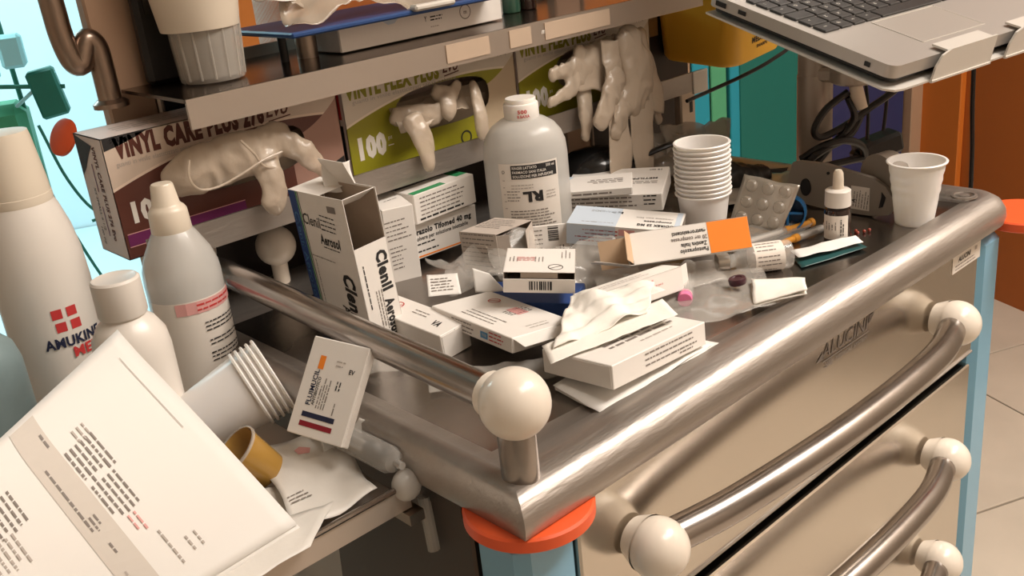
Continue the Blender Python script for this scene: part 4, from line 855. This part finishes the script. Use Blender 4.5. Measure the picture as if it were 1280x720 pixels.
# ================================================================== THE SIDE TRAY
ZB = ZTR-.001
am = thing('disinfectant_bottle', 'large white disinfectant bottle with four red squares at the left edge', 'bottle', (-.100, .440, ZB), (0, 0, math.radians(-8)))
MB().lathe([(.026, 0), (.0290, .002), (.0300, .006), (.0320, .030), (.0350, .065), (.0360, .085), (.0360, .120), (.0350, .145), (.0320, .165), (.0270, .183), (.0240, .190), (.0235, .192)], 56).build('body', WHITE_PLASTIC, am, world=False, angle=60)
b = MB(); b.lathe([(.0245, .188), (.0248, .190), (.0240, .205), (.0205, .238), (.0195, .243), (.010, .2445)], 48); b.build('cap', CREAM_CAP, am, world=False)
b = MB(); b.lathe([(.0250, .188), (.0252, .190), (.0250, .1945), (.0243, .195)], 48); b.build('cap_ring', CREAM_CAP, am, world=False)
p = Print(cyl_map(.0360, .089, .16))
for dx, dz in ((-.62, .55), (.52, .55), (-.52, -.55), (.62, -.55)): p.rect(dx-.1, dz+.95, .78, .78, 'r')
p.text('AMUKINE', .15, -.85, .80, 'N', 0, 4.6, 1.2); p.text('MED', 1.0, -1.85, .80, 'r', 0, 2.4, 1.2); p.build(am)
tb = thing('grey_label_bottle', 'grey-green labelled bottle at the left edge in front of the large white bottle', 'bottle', (-.178, .376, ZB), (0, 0, 0))
MB().lathe([(.028, 0), (.031, .002), (.032, .006), (.032, .095), (.029, .108), (.020, .118), (.013, .122), (.013, .128)], 48).build('body', TEAL_LABEL, tb, world=False, angle=60)
MB().lathe([(.0145, .125), (.015, .127), (.015, .143), (.013, .145)], 32).build('cap', WHITE_PLASTIC, tb, world=False)
p = Print(cyl_map(.032, .052, .9)); p.lines(.4, 0, 1.8, 2, .5, .2, 'W', 75); p.build(tb)
wb = thing('pill_bottle', 'small plain white bottle with screw cap between the papers and the pink-banded bottle', 'bottle', (-.093, .297, ZB), (0, 0, 0))
MB().lathe([(.024, 0), (.0265, .002), (.0270, .006), (.0270, .098), (.0255, .110), (.0200, .120), (.0150, .1245), (.0145, .128)], 44).build('body', WHITE_PLASTIC, wb, world=False, angle=60)
MB().lathe([(.0162, .126), (.0170, .1275), (.0168, .152), (.0155, .1535), (.0145, .1537), (.0130, .1530)], 44).build('cap', WHITE_PLASTIC, wb, world=False)
p = Print(cyl_map(.0270, .050, .5)); p.lines(.6, 0, 1.0, 2, .4, .12, 'n'); p.build(wb)
pb = thing('squeeze_bottle', 'translucent squeeze bottle with a pink-banded label and stepped white nozzle cap', 'bottle', (-.012, .378, ZB), (0, 0, 0))
MB().lathe([(.027, 0), (.030, .002), (.0308, .006), (.0308, .112), (.0300, .120), (.0265, .131), (.0185, .146), (.0150, .1515), (.0140, .153)], 48).build('body', FROST, pb, world=False, angle=60)
MB().lathe([(.0285, .003), (.0290, .006), (.0290, .108), (.001, .1082)], 40, cap1=False).build('liquid', mat('clear_wash', (.74, .72, .68), .15, alpha=.4), pb, world=False)
MB().lathe([(.0155, .149), (.0160, .1505), (.0152, .166), (.0135, .169), (.0118, .1705), (.0108, .172), (.0088, .187), (.0078, .1885), (.004, .189)], 40).build('nozzle_cap', CREAM_CAP, pb, world=False)
b = MB()
for i in range(33):
    for z in (.010, .098): a = -1.5+3.0*i/32; b.v.append(Vector((.0311*math.sin(a), -.0311*math.cos(a), z)))
b.f = [(2*i, 2*i+2, 2*i+3, 2*i+1) for i in range(32)]; b.mi = [0]*32; b.mats = [None]; b.build('label', LABEL, pb, world=False)
p = Print(cyl_map(.0313, .053, .55)); p.rect(-.3, 3.9, 7.6, 1.0, 'n'); p.build(pb, 'pink_band')
p = Print(cyl_map(.0315, .053, .55)); p.lines(-.2, 3.9, 4.5, 2, .4, .16, 'r')
p.lines(.1, 2.15, 4.4, 3, .34, .13, 'k', 0, .3); p.lines(.1, .75, 4.2, 2, .34, .13, 'k', 0, .3); p.lines(.1, -.5, 4.4, 3, .34, .13, 'k', 0, .2); p.lines(.1, -1.95, 4.4, 3, .34, .13, 'k', 0, .3); p.build(pb)
# documents propped against the bottles
def doc(u, v, lift=0):
    A, B = Vector((-.083, .119, .984)), Vector((-.130, .211, 1.112)); DA, DB = Vector((-1, -.10, 0))*.25, Vector((-.84, -.52, -.13))*.25
    n_ = Vector((-.30, -.62, .72)).normalized()
    return A.lerp(B, u)+DA.lerp(DB, u)*v+n_*(.007*math.sin(PI*u)*(1-v*.35)+lift)+Vector((.012, .018, -.012))*max(0, u-.8)**2*8*(1-v*.5)
for k, lab in enumerate(('top printed sheet of white paper propped over the side tray', 'second sheet of paper peeking out under the top printed sheet')):
    t = thing('paper_sheet', lab, 'paper', (-.10, .10, .985), (0, 0, 0), 'papers on the side tray')
    off = Vector((.0014*k, -.0028*k, -.0036*k))
    sheet('sheet', lambda u, v: doc(u, v, -.0022*k)+off, 24, 24, PAPER, t, .0003)
    if k == 0:
        p = Print(lambda u, v: doc(.5-u/.165, .30-v/.25, .0006)); p.rect(0, -1.85, 15.6, 1.9, 'G'); p.build(t, 'table_band', world=True)
        p = Print(lambda u, v: doc(.5-u/.165, .30-v/.25, .0010))
        p.lines(-2.7, .35, 2.9, 6, .40, .15, 'g', 0, .25); p.lines(-4.4, .9, 1.2, 3, .40, .14, 'p', 0, .3); p.lines(.2, .15, 2.9, 5, .40, .14, 'g', 0, .2); p.lines(2.6, .1, 1.7, 2, .42, .14, 'n')
        p.lines(-1.7, -2.2, 4.8, 1, .4, .16, 'g', 0, 0); p.lines(.9, -1.9, 1.2, 3, .3, .13, 'g'); p.lines(3.0, -1.9, 1.0, 1, .4, .14, 'g'); p.lines(-5.6, -1.2, 1.4, 1, .4, .16, 'g'); p.lines(5.2, .7, 3.0, 1, .4, .14, 'p'); p.lines(5.7, -2.2, 2.0, 1, .4, .14, 'p')
        p.lines(5.6, 2.0, 1.2, 2, .6, .13, 'p'); p.lines(-3.4, -5.6, 2.8, 6, .40, .14, 'g', 0, .25); p.lines(-.9, -6.5, 2.6, 5, .40, .14, 'p', 0, .25); p.rect(-3.6, 6.2, 6.0, .05, 'p'); p.build(t, world=True)
# amber cup, syringe, peel packs
ac = thing('amber_cup', 'small amber plastic cup tipped over beside the papers', 'cup', (-.045, .205, ZB))
T, L = align((-.057, .199, .978), (-.078, .205, 1.006)); T = T @ Matrix.Scale(.84, 4)
MB().lathe([(.014, 0), (.0165, .001), (.0205, .036), (.0217, .037), (.0205, .0375), (.0158, .002)], 32, M=T, cap1=True).build('bowl', AMBER, ac)
b = MB(); b.lathe([(.0207, .0355), (.0222, .036), (.0222, .0380), (.0207, .0383)], 32, M=T, cap0=False, cap1=False); b.build('rim', CLEAR_HARD, ac)
sy = thing('syringe', 'large clear plastic syringe lying at the front of the side tray', 'syringe', (-.01, .15, .985))
T, L = align((-.008, .228, .990), (-.006, .112, .991))
MB().lathe([(.0110, .044), (.0110, .046), (.0098, .047), (.0096, .050), (.0096, .104), (.0075, .109), (.0030, .111), (.0026, .118)], 28, M=T).build('barrel', CLEAR_HARD, sy)
MB().lathe([(.0076, .082), (.0078, .083), (.0078, .090), (.004, .094)], 24, M=T).build('piston_seal', BLACK, sy)
b = MB(); b.box((0, 0, .042), (.010, .0016, .080), M=T); b.box((0, 0, .042), (.0016, .010, .080), M=T); b.build('plunger_rod', FROST, sy)
b = MB(); b.lathe([(.0095, .000), (.0100, .001), (.0100, .0025), (.0095, .003)], 28, M=T); b.build('thumb_rest', FROST, sy)
b = MB(); b.box((0, 0, .047), (.032, .013, .0022), M=T, b=.0008); b.build('finger_flange', FROST, sy)
p = Print(lambda u, v: T @ Vector((-.0088*math.cos(v/.0088), -.0088*math.sin(v/.0088)*-1, .078+u)))
for k in range(12): p.rect(-2.2+k*.38, .3, .05, .35 if k % 3 else .6, 'k')
p.text('20 ml', 0, -.35, .3, 'k'); p.build(sy, world=True)
PP = mat('peel_pack_paper', (.78, .74, .68), .35, alpha=.9, bump=.3, bscale=60)
leaf('peel_pack', 'opened syringe peel pack with a pink mark lying on the side tray', (-.086, .120, .9780), (-.022, .120, .9765), (.000, .200, .981), (-.046, .230, .981), m=PP, wob=.004, seed=51, group='peel packs on the side tray', cat='packet', prints=[('poly', [(-.6, 3.0), (.2, 2.9), (.5, 3.5), (-.2, 3.9), (-.7, 3.6)], 'n'), ('lines', -1.8, -2.6, 2.0, 3, .4, .14, 'g', 10)])
leaf('peel_pack', 'printed peel pack half under the papers at the tray front', (-.150, .120, .9735), (-.070, .118, .9735), (-.040, .165, .9755), (-.095, .200, .9755), m=PP, wob=.003, seed=52, group='peel packs on the side tray', cat='packet', prints=[('lines', -.5, 0, 4, 7, .4, .12, 'p', 0)])
leaf('peel_pack', 'long translucent wrapper under the lower edge of the papers', (-.20, .100, .9795), (-.088, .096, .9800), (-.050, .128, .981), (-.15, .15, .982), m=PP, wob=.0025, seed=53, group='peel packs on the side tray', cat='packet')
leaf('paper_scrap', 'triangular white paper scrap behind the syringe on the side tray', (-.008, .178, .985), (.006, .150, .985), (.008, .160, 1.000), (.004, .170, 1.003), wob=.001, seed=54, cat='paper')

# ================================================================== UPPER SHELF
ZS = 1.208
bk = thing('measuring_beaker', 'frosted plastic beaker on the upper shelf beside the black panel', 'cup', (.083, .445, ZS))
MB().lathe([(.024, 0), (.027, .0015), (.0278, .004), (.0330, .085), (.0318, .085), (.0265, .005)], 40, M=Matrix.Translation((.083, .445, ZS))).build('wall', FROST_CUP, bk)
for k in range(7):
    a = math.radians(200+k*24); b = MB(); b.tube([(.083+.0275*math.cos(a), .445+.0275*math.sin(a), ZS+.004), (.083+.0325*math.cos(a), .445+.0325*math.sin(a), ZS+.08)], .0012, 6); b.build('flute', FROST_CUP, bk)
MB().lathe([(.0328, .045), (.0332, .046), (.0440, .130), (.045, .131), (.043, .130)], 40, M=Matrix.Translation((.080, .445, ZS))).build('cream_liner', CREAM_CAP, bk)
mo = thing('black_monitor', 'black upright device panel at the left end of the upper shelf', 'device', (.09, .49, ZS))
b = MB(); b.box((.085, .488, ZS+.11), (.085, .014, .22), b=.004); b.build('housing', BLACK, mo); b = MB(); b.box((.085, .4805, ZS+.13), (.070, .001, .14)); b.build('screen', BLACK_GLOSS, mo)
cb = thing('clipboard', 'dark blue clipboard lying on props across the upper shelf', 'clipboard', (.27, .455, ZS+.03))
b = MB(); b.box((.268, .462, ZS+.0285), (.250, .115, .005), b=.0015); b.build('board', PADBLUE, cb); b = MB(); b.box((.300, .4035, ZS+.0325), (.050, .012, .006), b=.002); b.build('clip', STAND, cb)
for x in (.165, .190):
    b = MB(); b.tube([(x, .462, ZS), (x, .462, ZS+.026)], .010 if x > .18 else .004, 20); b.build('support_post', DULL if x > .18 else BLACK, cb)
bg = thing('plastic_bag', 'crumpled grey plastic bag lying on the blue clipboard', 'bag', (.25, .45, ZS+.034))
BAGM = mat('grey_bag_film', (.55, .46, .36), .22, alpha=.62, coat=.6, bump=.5, bscale=40)
for k, q in enumerate((((.150, .408, ZS+.036), (.345, .410, ZS+.034), (.350, .455, ZS+.060), (.160, .452, ZS+.062)), ((.160, .430, ZS+.050), (.330, .432, ZS+.046), (.335, .500, ZS+.085), (.150, .500, ZS+.080)))): sheet('bag_film', quad(*q), 36, 16, BAGM, bg, .0004, .011, 26, 100+k)
pc = leaf('paper_packet', 'small white packet at the left corner of the plastic bag', (.128, .43, ZS+.060), (.165, .425, ZS+.054), (.175, .45, ZS+.062), (.14, .455, ZS+.066), wob=.002, seed=61, cat='packet')
carton('long_white_box', 'long white box with small print standing on the upper shelf under the clipboard', (.311, .462, ZS+.0135), (0, 0, 0), (.205, .060, .024),
    {'front': [('text', 'Y', .0, .35, .5, 'k', 0, .3, 1), ('lines', 1.4, .3, 1.6, 2, .3, .14, 'k', 0, .1), ('lines', 1.2, -.5, 1.3, 1, .3, .1, 'p'), ('ring', 5.2, .3, .75, 'g', .10, False), ('text', 'm', 5.2, .3, .4, 'g', 0), ('poly', [(-5.2, .9), (-3.0, 1.15), (-3.8, .55), (-4.6, .5)], 'B')]}, None, cat='box')
for x, m_ in ((.435, CLEAR_HARD), (.462, mat('green_glass', (.03, .09, .06), .1, coat=.6)), (.487, AMBER_GLASS)):
    nm = {'clear': 'clear', }
    t = thing('medicine_jar', {.435: 'clear jar right of the long white box on the upper shelf', .462: 'green glass jar on the upper shelf, between the clear and the brown jar', .487: 'dark brown jar, rightmost of the three on the upper shelf'}[x], 'jar', (x, .47, ZS), (0, 0, 0), 'jars on the upper shelf')
    MB().lathe([(.0095, 0), (.0108, .001), (.0110, .003), (.0110, .040), (.0085, .046), (.0085, .050)], 28).build('glass_body', m_, t, world=False); MB().lathe([(.0095, .048), (.0098, .049), (.0098, .060), (.009, .061)], 24).build('lid', WHITE_PLASTIC, t, world=False)

# ================================================================== RIGHT SIDE: BIN, LAPTOP, CABLES
sb = thing('sharps_bin', 'yellow sharps bin hanging behind the right end of the rack', 'bin', (.8164, .4463, 1.10))
TB = Matrix.Translation((.8164, .4463, 1.1789)) @ RM(5.7, 3.5, -90.6) @ Matrix.Translation((0, 0, -.0794))
def rr(w, d, r, n=6):
    P = []
    for cx, cy, a0 in ((w/2-r, d/2-r, 0), (-w/2+r, d/2-r, 90), (-w/2+r, -d/2+r, 180), (w/2-r, -d/2+r, 270)):
        P += [(cx+r*math.cos(math.radians(a0+90*k/n)), cy+r*math.sin(math.radians(a0+90*k/n))) for k in range(n+1)]
    return P
b = MB(); rg = [rr(.108, .104, .020), rr(.118, .114, .022), rr(.124, .120, .022), rr(.136, .132, .024)]; zz = [0, .002, .008, .150]; n = len(rg[0])
b.add([(x, y, z) for R_, z in zip(rg, zz) for x, y in R_], [(j*n+i, j*n+(i+1) % n, (j+1)*n+(i+1) % n, (j+1)*n+i) for j in range(3) for i in range(n)]+[tuple(range(n-1, -1, -1))], None, TB); b.build('tub', YELLOW, sb)
b = MB(); b.prism(rr(.142, .138, .026), .148, .158, M=TB); b.prism(rr(.09, .07, .02), .158, .172, M=TB); b.build('lid', YELLOW, sb)
p = Print(lambda u, v: TB @ Vector((.0623+(.030+v)*.0423, u, .038+v))); p.lines(.4, 1.2, 4.4, 6, .5, .16, 'k', 0, .2); p.text('MEDIBOX', .3, -.9, .7, 'k', 0, 4.4, 1.5); p.text('SHARPS', .3, -1.9, .4, 'k', 0, 2.4, 1); p.build(sb, world=True)
b = MB(); b.box((.715, .506, 1.15), (.075, .010, .03)); b.build('hanger', DULL, tr)
lp = thing('laptop', 'open grey laptop with black keys on the tilted stand at top right', 'laptop', tuple(LM.translation), tuple(LM.to_euler()))
ROOTM[lp.name] = LM.copy()
LW, LD = .355, .235
b = MB(); b.prism([(x+LW/2, y+LD/2) for x, y in rr(LW, LD, .010)], -.012, 0); b.build('base', LAPTOP, lp, world=False, angle=30)
b = MB(); b.prism([(x+LW/2, y+LD/2+.002) for x, y in rr(LW-.012, LD-.008, .010)], -.018, -.012); b.build('underside', BLACK, lp, world=False)
b = MB(); b.prism([(x+.1235, y+.0560) for x, y in rr(.096, .0600, .003)], -.0005, .0003); tp = b.build('touchpad', mat('touchpad_grey', (.56, .52, .47), .32, .5), lp, world=False)
b = MB(); f = MB()
for (cx, cy, w, h) in ((.1235, .0258, .0965, .0006), (.1235, .0862, .0965, .0006), (.0754, .056, .0006, .0608), (.1716, .056, .0006, .0608)): b.box((cx, cy, .0004), (w, h, .0005))
b.build('touchpad_edge', STAND, lp, world=False)
KP = .0187; kx0, ky0 = .0115, .0885
rows = [[1.25, 1, 1, 1.25, 5.2, 1.2, 1, 1, 1, 1], [1.4, 1, 1, 1, 1, 1, 1, 1, 1, 1, 1, 2.2, 1, 1, 1], [1.6, 1, 1, 1, 1, 1, 1, 1, 1, 1, 1, 1, 1.8, 1, 1, 1], [1.3]+[1]*12+[1.5, 1, 1, 1], [1]*13+[1.8, 1, 1, 1], [1.1]*16]
kmesh = {}
kp = Print(lambda u, v: (u, v, .0027))
letters = [['ctrl', 'fn', 'win', 'alt', '', 'alt', '', '', '', ''], list('<ZXCVBNM,.-')+['', '1', '2', '3'], ['']+list('ASDFGHJKL')+['', '', '', '4', '5', '6'], ['tab']+list('QWERTYUIOP')+['', '', '', '7', '8', '9'], list('\\1234567890')+['', '', '', '', '', '']]
for r, row in enumerate(rows):
    x = kx0; hk = KP if r < 5 else KP*.75; y = ky0+KP*r+hk/2
    for ci, w in enumerate(row):
        ww = w*KP
        if x+ww > LW-.008: break
        key = (round(w, 2), r == 5)
        if key not in kmesh:
            q = MB(); q.box((0, 0, .0012), (ww-.0026, hk-.0026, .0024), b=.0006); o = q.build('key', KEY, lp, world=False, smooth=False); kmesh[key] = o.data
        else:
            o = bpy.data.objects.new('key', kmesh[key]); C.objects.link(o); o.parent = lp
        o.location = (x+ww/2, y, 0)
        tx = letters[r][ci] if r < len(letters) and ci < len(letters[r]) else ''
        if tx and len(tx) < 3: kp.text(tx, (x+ww*.38)*100, (y+.0015)*100, .36, 'W', 0, None, 0)
        elif tx: kp.text(tx, (x+ww*.45)*100, (y+.001)*100, .22, 'W', 0, None, 0)
        x += ww
kp.build(lp, 'key_legends')
b = MB(); b.box((-.0004, .028, -.0065), (.0012, .006, .004)); b.build('audio_jack', BLACK, lp, world=False)
b = MB(); b.box((-.0004, .215, -.0065), (.0012, .014, .005)); b.build('usb_port', BLACK, lp, world=False); b = MB(); b.box((-.0004, .185, -.0065), (.0012, .010, .004)); b.build('usb_port', BLACK, lp, world=False)
TL = Matrix.Translation((0, LD-.004, .0)) @ RM(72, 0, 0)
b = MB(); b.prism([(x+LW/2, y+LD/2) for x, y in rr(LW, LD, .010)], -.006, -.001, M=TL); ld = b.build('lid', LAPTOP, lp, world=False); b = MB(); b.box((LW/2, LD/2, .0), (LW-.016, LD-.026, .001), M=TL); b.build('screen', BLACK_GLOSS, ld, world=False)
def cable(label, pts, r=.0032, name='cable', group='black cables by the pole'):
    o = MB().tube(smoothpath(pts, 10), r, 10).build(name, BLACK, None); return tag(o, label, 'cable', group)
px, py = .735, .255
cable('black cable arching from the rack end up behind the laptop', [(.660, .385, 1.074), (.700, .382, 1.078), (.745, .362, 1.090), (.79, .350, 1.102), (.843, .345, 1.120), (.92, .36, 1.16)], .0024)
cable('thick black cable looping down the front of the pole', [(.722, .205, 1.085), (.700, .220, 1.068), (.690, .228, 1.046), (.70, .225, 1.036), (.73, .215, 1.042), (.765, .205, 1.055), (.79, .175, 1.085), (.80, .165, 1.13)], .0042)
cable('black cable winding round the pole at mid height', [(.775, .215, 1.05), (.74, .212, 1.030), (.700, .220, 1.022), (.688, .232, 1.010), (.70, .236, .998), (.715, .225, 1.018), (.735, .205, 1.050), (.722, .205, 1.080)], .0042)
cable('black cable coil lying at the foot of the pole', [(.69, .245, 1.010), (.70, .222, 1.026), (.725, .208, 1.028), (.75, .202, 1.016), (.762, .205, 1.000), (.745, .212, .999), (.70, .23, .999), (.67, .25, 1.000), (.64, .265, 1.003), (.62, .275, 1.006)], .0046)
cable('thin black cable hanging behind the pole to the black adapter', [(.80, .23, 1.115), (.803, .228, 1.08), (.80, .222, 1.045), (.785, .214, 1.012)], .0022)
cable('thin black cable hanging right of the pole', [(.835, .215, 1.12), (.83, .213, 1.08), (.82, .210, 1.04), (.812, .208, 1.018)], .0022)
cable('long thin black cable hanging in front of the orange wall', [(.835, .115, 1.15), (.835, .113, 1.06), (.838, .110, .98), (.84, .11, .85), (.842, .11, .02)], .0026)
pa = thing('power_adapter', 'black power adapter hanging beside the pole', 'adapter', (.79, .205, 1.0), (0, 0, 0))
b = MB(); b.box((0, 0, 0), (.055, .030, .026), b=.004, M=Matrix.Translation((.797, .207, 1.004)) @ RM(0, -12, -30)); b.build('housing', BLACK, pa); b = MB(); b.box((-.031, 0, 0), (.008, .014, .012), b=.003, M=Matrix.Translation((.797, .207, 1.004)) @ RM(0, -12, -30)); b.build('plug', BLACK, pa)

# ================================================================== BRIGHT ROOM BEYOND THE OPENING
def br_at(s, yy, z): return FR @ Vector((s, yy, z))
DG = mat('dark_green_plastic', (.02, .14, .09), .5); LG2 = mat('pale_teal_plastic', (.35, .58, .58), .5)
eq = thing('equipment_stand', 'green medical equipment stand in the bright room at left', 'equipment', tuple(br_at(2.66, -.9, 0)))
b = MB(); b.tube([br_at(2.70, -.9, 0), br_at(2.74, -.9, 1.75)], .008, 12); b.build('pole', DG, eq)
b = MB(); b.box((2.655, -.86, .895), (.085, .06, .150), M=FR @ RM(0, 8, 0, (-.12, 0, .37)), b=.008); b.build('green_case', DG, eq)
b = MB(); b.box((2.78, -.9, .66), (.14, .16, .42), M=FR, b=.03); b.build('lower_case', mat('mid_green_plastic', (.05, .25, .12), .5), eq)
b = MB(); b.box((2.70, -.82, 1.03), (.07, .06, .10), M=FR, b=.01); b.build('pale_module', LG2, eq)
b = MB(); b.box((2.80, -.82, .98), (.10, .06, .06), M=FR, b=.01); b.build('pale_module', LG2, eq)
b = MB(); b.tube([br_at(2.86, -.85, .94), br_at(2.58, -.85, .90)], .007, 10); b.build('cross_arm', DG, eq)
b = MB(); b.tube([br_at(2.82, -.85, .80), br_at(2.60, -.85, .95)], .006, 10); b.build('cross_arm', LG2, eq)
b = MB(); b.tube(smoothpath([br_at(2.68, -.8, .80), br_at(2.64, -.8, .62), br_at(2.58, -.8, .50), br_at(2.50, -.8, .49), br_at(2.60, -.8, .47)]), .005, 8); b.build('hose', DG, eq)
b = MB(); b.tube(smoothpath([br_at(2.72, -.8, .80), br_at(2.70, -.8, .60), br_at(2.64, -.8, .36), br_at(2.56, -.8, .12)]), .005, 8); b.build('hose', DG, eq)
sc_ = leaf('paper_scrap', 'crumpled white paper scrap stuck in the mouth of the striped inhaler carton', (.098, .318, 1.122), (.118, .306, 1.120), (.120, .312, 1.140), (.100, .324, 1.144), wob=.003, seed=71, cat='paper', nu=14, nv=12, wscale=70)
